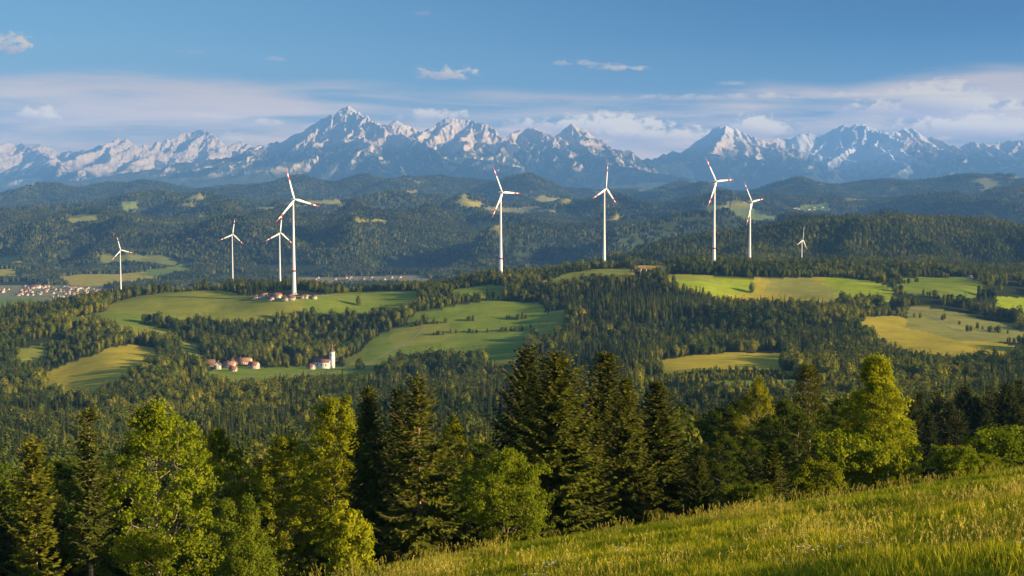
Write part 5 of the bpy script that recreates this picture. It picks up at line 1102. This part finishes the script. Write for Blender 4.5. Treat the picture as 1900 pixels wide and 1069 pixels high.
def stalks(seed, n=9, h=.85):
    rng = np.random.default_rng(seed); P = []
    for k in range(n):
        b = np.append(rng.normal(0, .28, 2), -.05); hh = h * rng.uniform(.6, 1.2); l = rng.normal(0, .13, 2) * hh
        Q = np.array([b, b + [l[0] * .3, l[1] * .3, hh * .5], b + [l[0], l[1], hh * .92]]); P.append((*tube(Q, [.006, .005, .004], 3), 0))
        m = 9; t = np.linspace(0, 1, m); C = Q[-1] + np.stack([l[0] * .5 * t, l[1] * .5 * t, t * .17], 1) + rng.normal(0, .014, (m, 3)); A = np.array([l[0], l[1], .5]) + rng.normal(0, .2, (m, 3))
        P.append((*leaves(C, A, unit(rng, m), .085, .028), 0))
    return mk_mesh('grass_stalks', P, [M_STRAW])
def daisy(seed):
    rng = np.random.default_rng(seed); P = []
    for k in range(5):
        b = np.append(rng.normal(0, .3, 2), 0); hh = rng.uniform(.35, .6); P.append((*tube([b, b + [0, 0, hh]], [.006, .004], 3), 1))
        a = np.arange(9) * .698; o = np.stack([np.cos(a), np.sin(a), 0 * a + .15], 1); P.append((*leaves(b + [0, 0, hh] + o * .03, o, np.tile([0, 0, 1.], (9, 1)), .05, .025), 0))
    return mk_mesh('daisies', P, [M_PETAL, M_GRASS])
def meadow():
    rng = np.random.default_rng(31)
    def pts(y0, y1, sp):
        ys = np.arange(y0, y1, sp); xs = np.arange(-.5 * y1 - 16, .52 * y1 + 16, sp); X, Y = np.meshgrid(xs, ys); X = (X + rng.uniform(-.5, .5, X.shape) * sp).ravel(); Y = (Y + rng.uniform(-.5, .5, Y.shape) * sp).ravel()
        k = (np.abs(X) < .40 * Y + 18); return X[k], Y[k]
    xs, ys = [], []
    for a, b, sp in ((20, 46, .30), (46, 80, .40), (80, 140, .62)):
        x, y = pts(a, b, sp); xs.append(x); ys.append(y)
    x, y = np.concatenate(xs), np.concatenate(ys); z = ground(x, y); u, v = unsight(x, y, z); k = v < 1110; x, y, z = x[k], y[k], z[k]; n = len(x)
    k = (y < 128) ; x, y, z = x[k], y[k], z[k]; n = len(x)
    tall = np.clip(1 + fbm(x / 7, y / 7, 71, 3) * .9, .5, 1.7) * np.interp(y, [30, 75, 105], [1.1, .7, .4])
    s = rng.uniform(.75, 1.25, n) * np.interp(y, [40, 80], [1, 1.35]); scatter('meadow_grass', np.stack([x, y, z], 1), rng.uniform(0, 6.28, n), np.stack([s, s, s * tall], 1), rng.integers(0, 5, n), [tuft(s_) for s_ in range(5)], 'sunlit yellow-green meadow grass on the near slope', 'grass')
    pr = np.clip(fbm(x / 9, y / 9, 73, 3) * .48 + .015, .015, .45) * np.interp(y, [30, 60, 100], [1., .7, .2]); k = rng.random(n) < pr; m = k.sum()
    s = rng.uniform(.75, 1.25, m); scatter('tall_grass_stalks', np.stack([x[k], y[k], z[k]], 1), rng.uniform(0, 6.28, m), np.stack([s, s, s], 1), rng.integers(0, 4, m), [stalks(s_ + 10) for s_ in range(4)], 'ripe straw-coloured grass heads above the meadow', 'grass')
    k = rng.random(n) < np.clip(fbm(x / 5, y / 5, 75, 2) - .22, 0, 1) * .22 * (y < 60); m = k.sum(); s = rng.uniform(.8, 1.3, m)
    scatter('meadow_flowers', np.stack([x[k], y[k], z[k]], 1), rng.uniform(0, 6.28, m), np.stack([s, s, s], 1), rng.integers(0, 2, m), [daisy(1), daisy(2)], 'small white flowers dotted in the near meadow', 'flowers')
    print('grass', n)
meadow()
# ------------------------------------------------------------------ the air
def haze():
    lo, hi = -620.0, HAZE_TOP
    x0, x1, y0, y1 = -34000.0, 34000.0, -300.0, HAZE_END
    v = [(x, y, z) for z in (lo, hi) for y in (y0, y1) for x in (x0, x1)]
    f = [(0, 2, 3, 1), (4, 5, 7, 6), (0, 1, 5, 4), (1, 3, 7, 5), (3, 2, 6, 7), (2, 0, 4, 6)]
    m, t = new_mat('hazy_air')
    p = t.node('ShaderNodeVolumePrincipled'); p.inputs['Color'].default_value = (.175, .45, 1.0, 1); p.inputs['Density'].default_value = HAZE
    p.inputs['Anisotropy'].default_value = 0.0
    o = t.node('ShaderNodeOutputMaterial'); t.l.new(p.outputs[0], o.inputs['Volume'])
    link('haze', mk_mesh('haze', [(v, f, 0)], [m]), kind='stuff')
haze()
